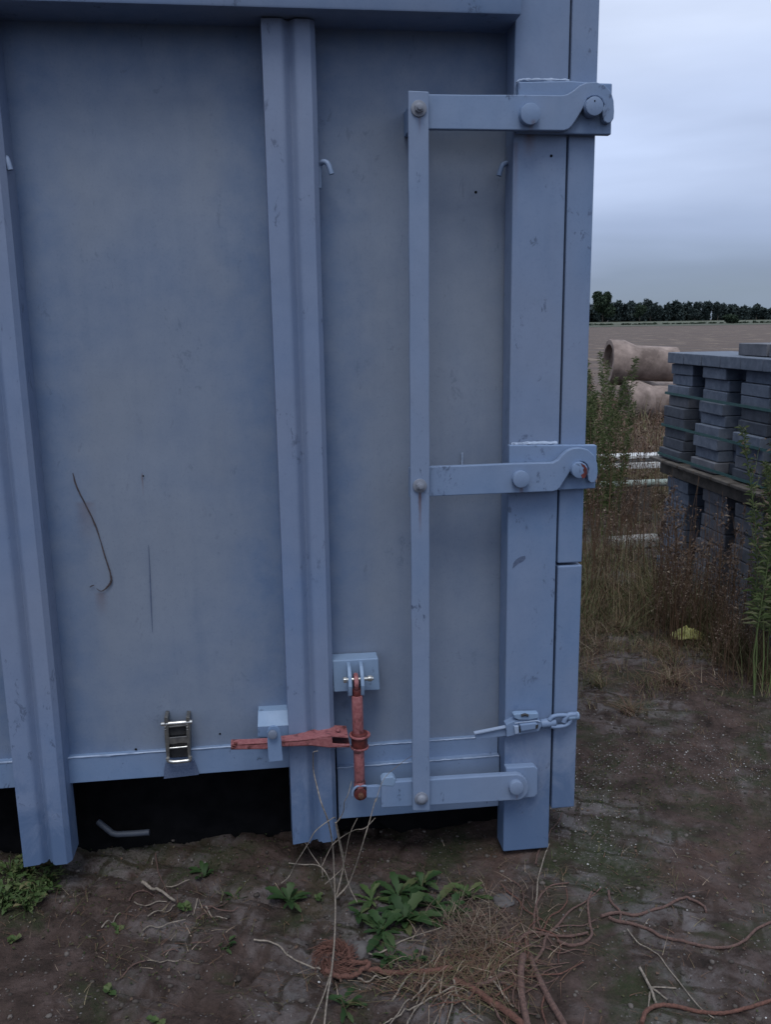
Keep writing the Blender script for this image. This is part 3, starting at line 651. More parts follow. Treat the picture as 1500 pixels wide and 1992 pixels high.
# small marks on paint: little studs and dents
for (x, y, Y, r) in ((879/3.333, 1350+359/3.333, -.006, .0035), (926, 374, -.007, .004), (278, 926, -.006, .0025), (1073, 303, -.091, .0035), (1425/3.333, 1350+258/3.333, -.006, .003), (1158, 196, -.1505, .002)):
    c = P(x, y, Y); cyl('dent', (c[0], Y, c[2]), (0, 1, 0), r, .002, M_under, root, bw=.0008, seg=10)
prism('smear', [(998, 1106), (999, 1096), (1005, 1088), (1013, 1083), (1022, 1081), (1023, 1086), (1018, 1092), (1008, 1097), (1001, 1103)], -.0906, .0008, M_web, root, 0)

# ---------------------------------------------------------------- concrete pipes
def pipe(name, c, ax, length, ro, ri, label, mat=M_conc):
    t = thing(name, (c[0], c[1], 0), label, 'pipe', 'concrete pipes stacked at the field edge')
    ax = Vector(ax).normalized(); q_ = ax.to_track_quat('Z', 'Y').to_matrix(); seg = 48
    prof = [(ri+.01, 0), (ro+.07, 0), (ro+.085, .03), (ro+.085, .22), (ro+.02, .38), (ro, .44), (ro, length), (ri, length), (ri, .16), (ri+.05, .14), (ri+.05, .0)]
    prof = [(ri+.055, 0), (ro+.075, 0), (ro+.085, .02), (ro+.085, .22), (ro+.02, .38), (ro, .44), (ro, length), (ri, length), (ri, .13), (ri+.05, .11)]
    V = []; n_ = len(prof)
    for k in range(seg):
        a = k*2*math.pi/seg
        for r, h in prof:
            rr2 = r*(1+.01*math.sin(3*a)); V.append(q_@Vector((math.cos(a)*rr2, math.sin(a)*rr2, h))+Vector(c))
    Fc = [(k*n_+j, k*n_+(j+1) % n_, ((k+1) % seg)*n_+(j+1) % n_, ((k+1) % seg)*n_+j) for k in range(seg) for j in range(n_)]
    o = npmesh('pipe_barrel', [tuple(v_) for v_ in V], Fc, mat, t, smooth=30)
    return t
ez = lambda px, py, dist: None
def at_dist(px, py, Yw):   # point on the plane y=Yw
    return P(px, py, Yw)
c = P(1183, 704, 11.4); pipe('concrete_pipe', c, (1, -.10, -.05), 1.08, .275, .225, 'pale brown concrete pipe with belled end lying on top of the others')
c = P(1216, 776, 11.0); c[2] = .33; pipe('concrete_pipe', c, (1, -.08, 0), 1.15, .255, .20, 'lower concrete pipe whose dark open end shows behind the weeds')
c = Vector((5.9, 11.85, .32)); pipe('concrete_pipe', c, (1, -.08, 0), 1.35, .26, .21, 'rear lower concrete pipe hidden behind the others')

# ---------------------------------------------------------------- block stacks
BX = 2.355
protos = {}
def block_mesh(w, h, d, kind):
    key = (round(w, 3), round(h, 3), round(d, 3), kind)
    if key not in protos:
        bm = bmesh.new(); bmesh.ops.create_cube(bm, size=1); bmesh.ops.scale(bm, vec=(d, w, h), verts=bm.verts); bev(bm, .004)
        me = bpy.data.meshes.new('block'); bm.to_mesh(me); bm.free(); me.materials.append({'a': M_block, 'b': M_block2, 'd': M_blockd}[kind]); protos[key] = me
    return protos[key]
def block(x, y, z, w, h, d, kind, label, group, rz=0):
    o = bpy.data.objects.new('concrete_block', block_mesh(w, h, d, kind)); C.objects.link(o); o.location = (x, y, z); o.rotation_euler = (random.uniform(-.006, .006), 0, rz+random.uniform(-.02, .02))
    return tag(o, label, 'block', group)
LU = 'blue grey concrete paving block strapped in the upper stack on the pallet'
LT = 'flat concrete block in the top course of the strapped stack'
LLO = 'pale grey concrete block in the lower stack behind the tall weeds'
y0 = 2.68
colsy = [y0-.42*k for k in range(4)]
rows = 10; hb = .0625; zb0 = .775
lean = .05
for ci, yc in enumerate(colsy):
    for r in range(rows-1):
        z = zb0+hb*(r+.5)+.003; jx = random.uniform(-.018, .018)+lean*(z-zb0)/.64
        kd = 'd' if (ci == 0 and r < 5 and random.random() < .7) or random.random() < .15 else 'a'
        block(BX+.22+jx, yc-.135, z, .268, hb-.003, .44, 'b' if random.random() < .12 else kd, LU, 'blocks of the upper stack')
        block(BX+.285+jx+random.uniform(-.006, .02), yc-.318, z, .092, hb-.003, .40, 'd' if random.random() < .8 else 'a', LU, 'blocks of the upper stack')  # set-back blocks mostly take the dark mix, gap shade put into colour
for ci in range(8):
    for dx in (0, 1):
        block(BX+.16+.42*dx+lean+random.uniform(-.008, .008), y0-.11-.212*ci, zb0+hb*(9.5-dx)+.006, .206, hb, .40, 'a', LT, 'blocks of the top course')
LX = 'loose concrete block lying on top of the strapped stack'
for k in range(3): block(BX+.30+.0*k, y0-.80-.30*k, zb0+hb*10.5+.009, .28, hb, .40, 'b', LX, 'loose blocks on the stack top')
# pallet under the upper stack
pt = thing('wooden_pallet', (BX+.5, 1.9, .68), 'dark wooden pallet carrying the upper block stack', 'pallet')
for k in range(9): box('deck_board', (BX-.05, y0+.06-.20*k-.185, .756), (BX+1.0, y0+.06-.20*k, .773), M_wood, pt, .003)
for k, xx in enumerate((BX+.02, BX+.42, BX+.90)): box('bearer', (xx, y0-1.72, .672), (xx+.09, y0+.05, .750), M_wood, pt, .003)
# straps
def loop(z, s, label):
    x0_, x1_ = BX-.022+lean*(z-zb0)/.64, BX+.86+lean*(z-zb0)/.64
    bm = bmesh.new(); w = .0075
    P4 = [(x0_, y0+.005), (x0_, y0-1.7), (x1_, y0-1.7), (x1_, y0+.005)]
    for a, b in zip(P4, P4[1:]+P4[:1]):
        lo_ = (min(a[0], b[0])-.001, min(a[1], b[1])-.001, z-w); hi_ = (max(a[0], b[0])+.001, max(a[1], b[1])+.001, z+w)
        add_box(bm, lo_, hi_, 0)
    tag(obj('packing_strap', bm, M_band), label, 'strap', 'teal straps round the block stack')
for z, lb in ((1.352, 'topmost teal strap round the block stack'), (1.165, 'teal strap round the stack, second from the top'), (.975, 'teal strap round the stack, second from the bottom'), (.800, 'lowest teal strap just above the pallet')): loop(z, 0, lb)
for ci in range(4):
    yc = y0-.02-.43*ci
    for r in range(9):
        z = .02+.0715*(r+.5); jx = .02*math.sin(ci*2.1)+random.uniform(-.012, .012)+.05*(z/.6)
        block(BX+.20+jx, yc-.15, z, .28, .068, .42, 'b' if ci else 'a', LLO, 'blocks of the lower stack')
# steel beams beyond
def hbar(name, y, xa, xb, z0, z1, dep, mat, label, cat, tilt=0):
    return tag(box(name, (xa, y, z0), (xb, y+dep, z1), mat, None, .004), label, cat)
zb_ = lambda py, Y: P(1230, py, Y)[2]
ib = thing('steel_beam', (3.2, 4.7, zb_(907, 4.7)), 'pale steel beam with white top flange lying left of the block stack', 'beam')
box('flange', (1.6, 4.66, zb_(891, 4.7)), (4.6, 4.82, zb_(885, 4.7)), M_galv, ib); box('web', (1.6, 4.70, zb_(899, 4.7)), (4.6, 4.78, zb_(891, 4.7)-.001), M_galvd, ib)
box('flange', (1.6, 4.64, zb_(910, 4.7)), (4.6, 4.82, zb_(899, 4.7)-.001), M_galv, ib)
tag(cyl('steel_tube', Vector((3.1, 4.3, zb_(941, 4.3))), (1, 0, .0), .030, 3.2, M_green), 'grey green steel tube lying below the pale beam', 'tube')
for xx, lb in ((2.2, 'dark timber block under the left end of the steel tube'), (2.9, 'dark timber block under the middle of the steel tube'), (3.8, 'dark timber block under the right end of the steel tube')):
    tag(box('timber_support', (xx, 4.28, .0), (xx+.12, 4.80, zb_(941, 4.3)-.032), M_wood, None, .004), lb, 'timber')
c = G(1240, 1062); tag(box('concrete_slab', (c[0]-.20, c[1]-.05, -.01), (c[0]+.19, c[1]+.10, .062), M_slab, None, .012, Matrix.Rotation(.08, 3, 'Z')), 'pale mossy concrete kerb piece lying in the dry grass', 'slab')
# yellow crumpled thing
c = G(1338, 1240); bm = bmesh.new(); bmesh.ops.create_uvsphere(bm, u_segments=28, v_segments=14, radius=1)
for v_ in bm.verts:
    k = 1+.20*math.sin(5*v_.co.x+2*v_.co.z)+.13*math.sin(9*v_.co.y+4*v_.co.x)
    v_.co = Vector((v_.co.x*.085*(1+.25*(k-1)), v_.co.y*.05*k, max(v_.co.z, -.1)*.036*(1+.8*(k-1)+.28*math.sin(17*v_.co.x+9*v_.co.y))-.0))
bmesh.ops.translate(bm, verts=bm.verts, vec=(c[0], c[1], .008)); tag(obj('plastic_scrap', bm, M_yel, None, 20), 'crumpled pale yellow plastic scrap lying among dry grass', 'litter')

# ---------------------------------------------------------------- vegetation
def blades(cx, cy, cz, h, w, lean_, az, curl=.5, seg=3):
    """arrays -> thin curved blades, each an island"""
    n_ = len(cx); t = np.linspace(0, 1, seg+1)
    dx = np.cos(az)*lean_; dy = np.sin(az)*lean_; px_ = -np.sin(az); py_ = np.cos(az)
    V = []
    for k, tt in enumerate(t):
        off = tt**1.6; zz = cz+h*(tt-curl*.5*tt*tt*np.clip(lean_/np.maximum(h, 1e-4), 0, 1.2)); X = cx+dx*off; Y = cy+dy*off; ww = w*(1-tt*.92)
        V.append(np.stack([X-px_*ww, Y-py_*ww, zz], -1)); V.append(np.stack([X+px_*ww, Y+py_*ww, zz], -1))
    V = np.stack(V, 1); m_ = 2*(seg+1); base = (np.arange(n_)*m_)[:, None]
    Fc = [np.concatenate([base+2*k, base+2*k+1, base+2*k+3, base+2*k+2], 1) for k in range(seg)]
    return V.reshape(-1, 3), np.stack(Fc, 1).reshape(-1, 4)
def pxpoints(n_, x0, x1, ya, yb):
    X = rng.uniform(x0, x1, n_); Yp_ = rng.uniform(ya, yb, n_); return np.array([tuple(G(a, b)) for a, b in zip(X, Yp_)])
# dry grass over the rough ground right of the container (ground cover)
def grass_area(name, n_, x0, x1, y0_, y1_, hlo, hhi, mat, label, dens=None, w=.0016, tuft=.05, nt_=None, lmax=1.5):
    nt_ = nt_ or n_//45
    tx = rng.uniform(x0, x1, nt_*4); ty = rng.uniform(y0_, y1_, nt_*4)
    if dens is not None: keep = rng.random(nt_*4) < dens(tx, ty); tx, ty = tx[keep], ty[keep]
    tx, ty = tx[:nt_], ty[:nt_]; k = rng.integers(0, len(tx), n_)
    cx = tx[k]+rng.normal(0, tuft, n_); cy = ty[k]+rng.normal(0, tuft, n_); sc_ = (rng.random(len(tx))*.7+.5)[k]
    ok = ~((cx < .90) & (cy > -.09)); cx, cy, sc_ = cx[ok], cy[ok], sc_[ok]; m_ = len(cx)
    h = rng.uniform(hlo, hhi, m_)*sc_*(.6+.8*rng.random(m_)**2); v_, f_ = blades(cx, cy, relief(cx, cy)-.004, h, rng.uniform(.6, 1.3, m_)*w, h*rng.uniform(.2, lmax, m_), rng.uniform(0, 6.28, m_))
    return tag(npmesh(name, v_, f_, mat), label, 'grass', kind='stuff')
grass_area('dry_grass', 40000, .9, 4.6, 1.9, 6.5, .08, .32, M_grass, 'tangled dry and green grass around the block stacks', w=.0022, tuft=.09, dens=lambda x, y: np.where((y > 3.3) & (y < 4.75), .12, 1.))
grass_area('far_grass', 26000, 1.5, 9.0, 6.0, 14.5, .15, .55, M_weedd, 'reddish dry weeds covering the ground up to the pipes', w=.005, tuft=.16)
grass_area('stack_grass', 7500, 2.05, 3.0, 1.75, 2.5, .10, .36, M_grass, 'tall tangled grass at the foot of the lower block stack', w=.0018, tuft=.05)
grass_area('front_grass', 5200, 2.12, 3.0, .95, 1.75, .12, .34, M_grass, 'tall mixed grass before the block stacks at the right edge', w=.0017, tuft=.05)
grass_area('matted_straw', 9000, .92, 2.9, .95, 2.1, .02, .10, M_weedd, 'matted reddish straw along the edge of the rough grass', w=.0014, tuft=.04, lmax=3.0, dens=lambda x, y: np.clip((y-.8)/.8, 0, 1))
grass_area('low_grass', 15000, .92, 3.4, .9, 2.6, .02, .11, M_grass, 'low withered grass tufts at the edge of the pavers', w=.0013, tuft=.045,
           dens=lambda x, y: np.clip((y-.75)/.9, 0, 1)*np.where(vnoise(x, y, 1.6, 77) > -.08, 1, .15))
grass_area('sparse_grass', 2600, -1.0, 2.0, -1.1, 1.2, .010, .045, M_grass, 'sparse short grass and moss between the pavers', w=.0010, tuft=.035, nt_=90)
# tall weeds: each stalk an individual
def weed_mesh(kind, h, seed):
    r_ = np.random.default_rng(seed); parts_ = []; mi_ = []
    n_ = 7; bend = r_.uniform(-.14, .14, 2); pts_ = [np.array([bend[0]*h*(t**2)+r_.normal(0, .004), bend[1]*h*(t**2)+r_.normal(0, .004), h*t]) for t in np.linspace(0, 1, n_)]
    s_ = tube_np(pts_, np.linspace(.0035, .0010, n_), 4); parts_.append(s_); mi_.append(np.zeros(len(s_[1])))
    def at(t): k = min(int(t*(n_-1)), n_-2); f = t*(n_-1)-k; return pts_[k]*(1-f)+pts_[k+1]*f
    if kind == 'green':
        m_ = int(h*330); ts = 1-.72*r_.random(m_)**1.3
        for t in ts:
            p = at(t); az = r_.uniform(0, 6.28); ln = r_.uniform(.03, .075)*(1.2-t*.6); el = r_.uniform(.1, 1.1)
            d_ = np.array([math.cos(az)*math.cos(el), math.sin(az)*math.cos(el), math.sin(el)]); sd = np.array([-math.sin(az), math.cos(az), 0])*r_.uniform(.0014, .0030)
            v_ = np.array([p, p+d_*ln*.5+sd, p+d_*ln+np.array([0, 0, -ln*.3]), p+d_*ln*.5-sd]); parts_.append((v_, np.array([[0, 1, 2], [0, 2, 3]]))); mi_.append([1, 1])
    nb_ = r_.integers(5, 10) if kind == 'green' else r_.integers(4, 9)
    for _ in range(nb_):
        t = r_.uniform(.5, .95) if kind == 'green' else r_.uniform(.3, .95); p = at(t); az = r_.uniform(0, 6.28); ln = h*r_.uniform(.08, .24)*(1.3-t)
        q_ = p+np.array([math.cos(az)*ln*.5, math.sin(az)*ln*.5, ln]); b_ = tube_np([p, (p+q_)/2+np.array([math.cos(az), math.sin(az), 0])*ln*.12, q_], [.0014, .001, .0006], 3); parts_.append(b_); mi_.append(np.zeros(len(b_[1])))
        for _k in range(10):
            c_ = p+(q_-p)*r_.uniform(.35, 1.05)+r_.normal(0, .008, 3); s = r_.uniform(.003, .007); v_ = c_+r_.normal(0, 1, (4, 3))*s
            parts_.append((v_, np.array([[0, 1, 2], [0, 2, 3]]))); mi_.append([2, 2])
    v_, f_ = cat_meshes(parts_); me = bpy.data.meshes.new('weed'); me.from_pydata(v_.tolist(), [], f_.tolist()); me.polygons.foreach_set('material_index', np.concatenate(mi_).astype('i'))
    for m2 in ((M_weedg, M_weedg, M_straw) if kind == 'green' else (M_weedd, M_weedd, M_straw)): me.materials.append(m2)
    me.update(); return me
gw = [weed_mesh('green', 1.15, s) for s in range(5)]; dw = [weed_mesh('dry', .95, 20+s) for s in range(6)]
def plant(me, name, x, y, s, label, cat, group):
    o = bpy.data.objects.new(name, me); C.objects.link(o); o.location = (x, y, gz(x, y)-.01); o.rotation_euler = (random.uniform(-.06, .06), random.uniform(-.06, .06), random.uniform(0, 6.28)); o.scale = (s, s, s*random.uniform(.9, 1.1)); return tag(o, label, cat, group)
def scatter_px(n_, me_list, name, x0, x1, yb0, yb1, s0, s1, label, cat, group):
    for k in range(n_):
        for _ in range(40):
            p = G(random.uniform(x0, x1), random.uniform(yb0, yb1))
            if not (p[0] > 2.27 and .7 < p[1] < 2.75): break
        else: continue
        plant(me_list[k % len(me_list)], name, p[0], p[1], random.uniform(s0, s1), label, cat, group)
scatter_px(24, gw, 'green_weed', 1118, 1206, 935, 1085, .8, 1.16, 'tall green feathery weed growing beside the container edge before the pipes', 'weed', 'tall green weeds by the container edge')
scatter_px(9, gw, 'green_weed', 1462, 1545, 1285, 1345, .82, .98, 'tall green feathery weed in front of the block stacks at the right', 'weed', 'green weeds before the block stacks')
scatter_px(120, dw, 'dry_weed', 1130, 1300, 950, 1170, .45, 1.05, 'dry reddish brown weed stalk between container and block stacks', 'weed', 'dry weed stalks between container and stacks')
scatter_px(110, dw, 'dry_weed', 1270, 1520, 1120, 1275, .35, .85, 'dry brown weed stalk standing in front of the block stacks', 'weed', 'dry weed stalks before the block stacks')
scatter_px(60, dw, 'dry_weed', 1385, 1560, 1215, 1330, .3, .62, 'leaning dry weed stalk close to the right edge before the stacks', 'weed', 'dry weeds at the right edge')
scatter_px(20, dw, 'dry_weed', 1140, 1330, 1080, 1250, .25, .55, 'short dry weed stalk at the edge of the paved ground', 'weed', 'short dry weeds at the paving edge')
# radiating withered tufts
def tuft(px, py, n_, hlo, hhi, mat, label, flat=1.2, w=.0016, name='grass_tuft', spread=.02, group=None):
    c = G(px, py); cx = c[0]+rng.normal(0, spread, n_); cy = c[1]+rng.normal(0, spread, n_); h = rng.uniform(hlo, hhi, n_)
    v_, f_ = blades(cx, cy, relief(cx, cy)-.002, h*.8, rng.uniform(.6, 1.2, n_)*w, h*rng.uniform(.4, flat, n_), rng.uniform(0, 6.28, n_), curl=.9, seg=4)
    return tag(npmesh(name, v_, f_, mat), label, 'grass tuft', group)
tuft(1305, 1322, 160, .06, .17, M_weedd, 'withered reddish grass tuft spreading flat below the yellow scrap', 1.4)
tuft(1225, 1375, 120, .05, .13, M_weedd, 'flat reddish tuft on the pavers near the container corner', 1.4)
tuft(1165, 1330, 110, .05, .14, M_grass, 'mixed green and dry tuft close to the container edge', 1.2)
tuft(1215, 1225, 150, .07, .20, M_grass, 'spreading green and straw tuft left of the yellow scrap', 1.3)
tuft(1165, 1140, 170, .10, .28, M_grass, 'low yellow green tuft beside the door edge', 1.3)
# dandelion rosettes
def leaf_mesh(ln, wd, r_, el, az, base):
    n_ = 9; V = []; 
    for k in range(n_):
        t = k/(n_-1); lobes = 1 if k % 2 else .74; w = wd*(.25+.85*math.sin(math.pi*min(.93, t**1.35)))*lobes if 0 < k < n_-1 else wd*.08
        hgt = ln*(math.sin(el)*t-.55*t*t*math.sin(el)*.8-.10*t*t); out = ln*math.cos(el)*t
        c_ = np.array([math.cos(az)*out, math.sin(az)*out, hgt]); sd = np.array([-math.sin(az), math.cos(az), 0])*w
        V += [base+c_-sd+np.array([0, 0, w*.35]), base+c_, base+c_+sd+np.array([0, 0, w*.35])]
    Fc = []
    for k in range(n_-1):
        a = 3*k; Fc += [(a, a+1, a+4, a+3), (a+1, a+2, a+5, a+4)]
    return np.array(V), np.array(Fc)
def q2t(m): v, f = m; return v, np.concatenate([f[:, [0, 1, 2]], f[:, [0, 2, 3]]])
def rosette(px, py, n_, ln, label, wd=.135, elr=(.1, 1.15), group=None, name='dandelion'):
    c = G(px, py); r_ = np.random.default_rng(int(px*7+py)); parts_ = []
    for k in range(int(n_*1.4)):
        az = k*2.4+r_.uniform(-.4, .4); l_ = ln*r_.uniform(.35, 1.05); sb = .026 if name == 'leafy_weed' else .006; base = np.array([c[0]+r_.normal(0, sb), c[1]+r_.normal(0, sb), gz(c[0], c[1])+.002+(r_.uniform(0, .05) if name == 'leafy_weed' else 0)])
        if name == 'leafy_weed': parts_.append(tube_np([np.array([c[0], c[1], gz(c[0], c[1])-.002]), (base+np.array([c[0], c[1], base[2]]))/2, base], .0012, 4))
        parts_.append(q2t(leaf_mesh(l_, l_*wd*r_.uniform(.7, 1.1), r_, r_.uniform(*elr), az, base)))
    v_, f_ = cat_meshes(parts_); return tag(npmesh(name, v_, f_, M_leaf2 if name != 'dandelion' or int(px) % 3 == 0 else M_leaf, smooth=80), label, 'plant', group)
rosette(790, 1775, 26, .135, 'largest dandelion rosette in the green cluster beneath the locking bar')
rosette(740, 1800, 12, .10, 'dandelion rosette at the left of the green cluster')
rosette(755, 1840, 12, .095, 'dandelion rosette at the front of the green cluster beside the orange root')
rosette(770, 1735, 12, .10, 'dandelion rosette behind the largest one')
rosette(720, 1740, 9, .085, 'dim dandelion at the back left of the cluster')
rosette(880, 1770, 10, .085, 'dandelion between the largest one and the straw tuft')
rosette(850, 1748, 12, .11, 'dandelion rosette right of the largest one')
rosette(915, 1730, 11, .095, 'small upright dandelion at the right end of the cluster')
rosette(820, 1715, 11, .11, 'dark dandelion at the back of the cluster in the container shade')
rosette(700, 1770, 8, .08, 'thin dandelion between dead stalk and green cluster')
rosette(560, 1745, 13, .10, 'shaded dandelion rosette below the middle post')
rosette(670, 1940, 10, .075, 'small pale dandelion below the orange root')
rosette(800, 1850, 9, .07, 'small dandelion beside the dry straw tuft')
rosette(440, 1830, 9, .05, 'little leafy seedling left of the orange root')
rosette(455, 1735, 9, .05, 'small shaded weed seedling left of the middle post')
rosette(395, 1690, 9, .07, 'dim leafy weed in the shade under the container')
for i_, (x, y) in enumerate(((20, 1705), (55, 1700), (90, 1715), (30, 1740), (70, 1745), (8, 1760), (50, 1770))):
    rosette(x, y, 36, .030, 'small bushy green weed growing below the left post', .30, (.2, 1.3), 'bushy weeds below the left post', 'leafy_weed')
for i_, (x, y) in enumerate(((230, 1800), (210, 1930), (620, 1740), (360, 1760), (25, 1830), (300, 1990))):
    rosette(x, y, 8, .03, 'tiny green seedling in a gap of the old pavers', .4, (.3, 1.2), 'tiny seedlings in the paver gaps', 'seedling')
# roots and twigs lying on the ground
K3 = lambda pts: [(950+a/2.727, 1500+b/2.727) for a, b in pts]
K2 = lambda pts: [(500+a/3., 1550+b/3.) for a, b in pts]
def groundtube(name, px, r0, r1, mat, label, cat, lift=0., group=None, hump=.012, seg=7):
    sp = smooth_path([G(x, y) for x, y in px], 8); n_ = len(sp); pts_ = []
    for k, p in enumerate(sp):
        w = vnoise(np.array([k*.35]), np.array([px[0][0]]), .6, 55)[0]
        p = p+rng.normal(0, .0003, 3)
        pts_.append(np.array([p[0], p[1], gz(p[0], p[1])+r0*.7+lift+hump*max(0, w)*1.5]))
    zz_ = np.array([p_[2] for p_ in pts_]); kk = 13 if n_ > 20 else 5; zz_ = np.convolve(np.pad(zz_, kk//2, mode='edge'), np.ones(kk)/kk, 'valid')
    for p_, z_ in zip(pts_, zz_): p_[2] = max(z_, p_[2]-.003)
    rad = np.linspace(r0, r1, n_)*(1+.14*(rng.random(n_)-.5)); v_, f_ = tube_np(pts_, rad, seg, .15)
    return tag(npmesh(name, v_, f_, mat, smooth=60), label, cat, group)
groundtube('root', K3([(640, 770), (680, 790), (760, 805), (860, 835), (930, 875), (1050, 910), (1180, 930), (1280, 925), (1360, 890), (1430, 825), (1520, 790)]), .0050, .0036, M_root, 'long wavy brown root running to the right edge', 'root')
groundtube('root', K3([(600, 770), (690, 745), (780, 755), (860, 740), (940, 715), (1000, 680), (1060, 678), (1140, 700), (1160, 735)]), .005, .0035, M_root, 'arched brown root above the long wavy one', 'root')
groundtube('root', K3([(150, 1030), (150, 930), (175, 870), (230, 830), (330, 850), (440, 865), (530, 850)]), .0055, .0035, M_root, 'brown root bending right from the root tangle', 'root')
groundtube('root', K3([(370, 880), (440, 910), (510, 905), (550, 860), (540, 800), (530, 700), (550, 650)]), .005, .003, M_root, 'U-shaped brown root right of the tangle', 'root')
groundtube('root', K3([(240, 1000), (290, 930), (310, 860), (380, 790), (440, 730), (520, 690), (600, 620)]), .005, .0018, M_root, 'root rising right to a pale pointed tip', 'root')
groundtube('root', K3([(-60, 1130), (0, 1110), (80, 1070), (170, 1035), (200, 1020)]), .006, .005, M_root, 'short root at the left of the tangle', 'root')
groundtube('root', K3([(185, 985), (175, 1050), (175, 1150), (190, 1250), (215, 1360)]), .010, .0085, M_root, 'thick upright root leaving the tangle downwards', 'root', .006)
groundtube('root', K3([(-180, 1090), (-60, 1150), (0, 1190), (80, 1240), (180, 1320), (240, 1400)]), .008, .010, M_rooto, 'thick orange brown root running to the bottom edge', 'root', .002)
groundtube('root', K3([(225, 990), (260, 1080), (320, 1200), (380, 1300), (420, 1370)]), .0075, .008, M_root, 'thick dark root slanting down right of the tangle', 'root', .003)
groundtube('root', K3([(815, 1352), (840, 1290), (900, 1255), (1000, 1250), (1120, 1280), (1220, 1290), (1350, 1265), (1520, 1215)]), .0055, .0045, M_rooto, 'orange brown root along the bottom right corner', 'root')
groundtube('root', K3([(240, 820), (250, 720), (270, 660), (330, 605), (430, 590)]), .004, .0022, M_root, 'thin arched root below the corner post', 'root')
groundtube('root', K3([(245, 760), (260, 640), (265, 560), (300, 440), (325, 385)]), .0028, .0015, M_twig, 'pale thin stalk leaning against the corner post foot', 'twig')
groundtube('root', K3([(100, 1040), (130, 980), (115, 900), (150, 820), (180, 835)]), .0032, .002, M_root, 'thin curled root at the left of the tangle top', 'root')
groundtube('root', K3([(640, 640), (650, 700), (700, 740), (700, 790)]), .004, .003, M_root, 'short forked root joining the arched root', 'root')
groundtube('root', K2([(640, 975), (760, 985), (900, 985), (1000, 1000), (1140, 985)]), .0065, .008, M_rooto, 'orange root running right from the fibrous orange clump', 'root')
groundtube('root', K2([(490, 825), (530, 870), (545, 935), (600, 945), (655, 950), (625, 990), (540, 1022), (460, 1020), (400, 1000)]), .0055, .0070, M_rooto, 'looped orange root around the fibrous clump', 'root', .006)
tw = 'thin pale dry twig lying among straw at bottom centre'
for pts in ([(790, 1165), (840, 1070), (900, 1000), (1000, 940), (1080, 850)], [(1150, 1095), (980, 1170), (800, 1260), (700, 1310)], [(1145, 1095), (1090, 1200), (1020, 1340)], [(1020, 1030), (950, 1100), (850, 1210), (760, 1320)], [(985, 990), (930, 1150), (860, 1340)], [(1140, 1110), (1135, 1230), (1080, 1340)], [(650, 885), (760, 850), (900, 790), (1080, 740)], [(590, 1040), (700, 1010), (790, 985)], [(1150, 1060), (1190, 1170), (1320, 1300)], [(1360, 1040), (1440, 1130), (1500, 1200)], [(1080, 1030), (1000, 1120), (900, 1250), (870, 1340)], [(1280, 640), (1300, 720), (1340, 800), (1330, 900)]):
    groundtube('twig', K2(pts), .0026, .0012, M_twig, tw, 'twig', .004, 'dry twigs at bottom centre', seg=5)
groundtube('twig', K2([(-20, 828), (110, 845), (200, 910), (370, 995)]), .0026, .0022, M_twig, 'bent grey twig left of the fibrous orange clump', 'twig', .003)
groundtube('twig', K3([(805, 1065), (860, 1165), (890, 1245)]), .0034, .003, M_twig, 'main stem of the small forked twig at lower right', 'twig', .004)
for pts in ([(860, 1155), (1000, 1160)], [(870, 1165), (950, 1225)], [(860, 1180), (850, 1280)]):
    groundtube('twig', K3(pts), .0024, .0016, M_twig, 'side prong of the small forked twig at lower right', 'twig', .004, 'prongs of the forked twig', seg=5)
groundtube('twig', K3([(740, 845), (800, 920), (900, 990), (1100, 1230), (1200, 1320)]), .0018, .0015, M_twig, 'long thin stalk slanting between the two right-hand roots', 'twig', .002)
K1 = lambda pts: [(a/3., 1550+b/3.) for a, b in pts]
groundtube('twig', K1([(830, 510), (900, 545), (1020, 610)]), .0052, .0036, M_twig, 'thickest pale twig of the bundle at lower left', 'twig', .010)
for pts in ([(905, 320), (920, 420), (955, 500), (975, 560)], [(885, 380), (890, 325)], [(965, 495), (1105, 480)], [(750, 585), (800, 540), (900, 535)], [(860, 690), (930, 650), (1020, 615)], [(1150, 590), (1130, 650), (1090, 695)], [(590, 765), (650, 720), (700, 680)], [(780, 610), (880, 605), (970, 595)], [(1140, 715), (1230, 650), (1320, 590)], [(1200, 650), (1260, 695), (1325, 722)], [(850, 930), (930, 950), (1040, 935)], [(940, 930), (980, 905), (1040, 890)], [(700, 1040), (780, 990), (860, 970)], [(1180, 640), (1340, 665), (1390, 655)], [(830, 755), (960, 745), (1080, 715)], [(1110, 850), (1180, 835), (1240, 820)]):
    groundtube('twig', K1(pts), .0021, .0013, M_twig if random.random() < .6 else M_root, 'thin dry twig scattered on the ground at lower left', 'twig', .004, 'twigs scattered at lower left', seg=5)
for k in range(34):
    c0 = (random.gauss(1000, 42), random.gauss(1860, 65)); a = random.uniform(0, 6.28); pts = [c0]
    for _ in range(5): a += random.uniform(-.7, .7); pts.append((pts[-1][0]+26*math.cos(a), pts[-1][1]+20*math.sin(a)))
    groundtube('root', pts, .0026, .0012, M_rooto if k % 2 else M_root, 'thin brown rootlet in the tangle at bottom centre', 'root', .004, 'rootlets of the tangle', seg=5)
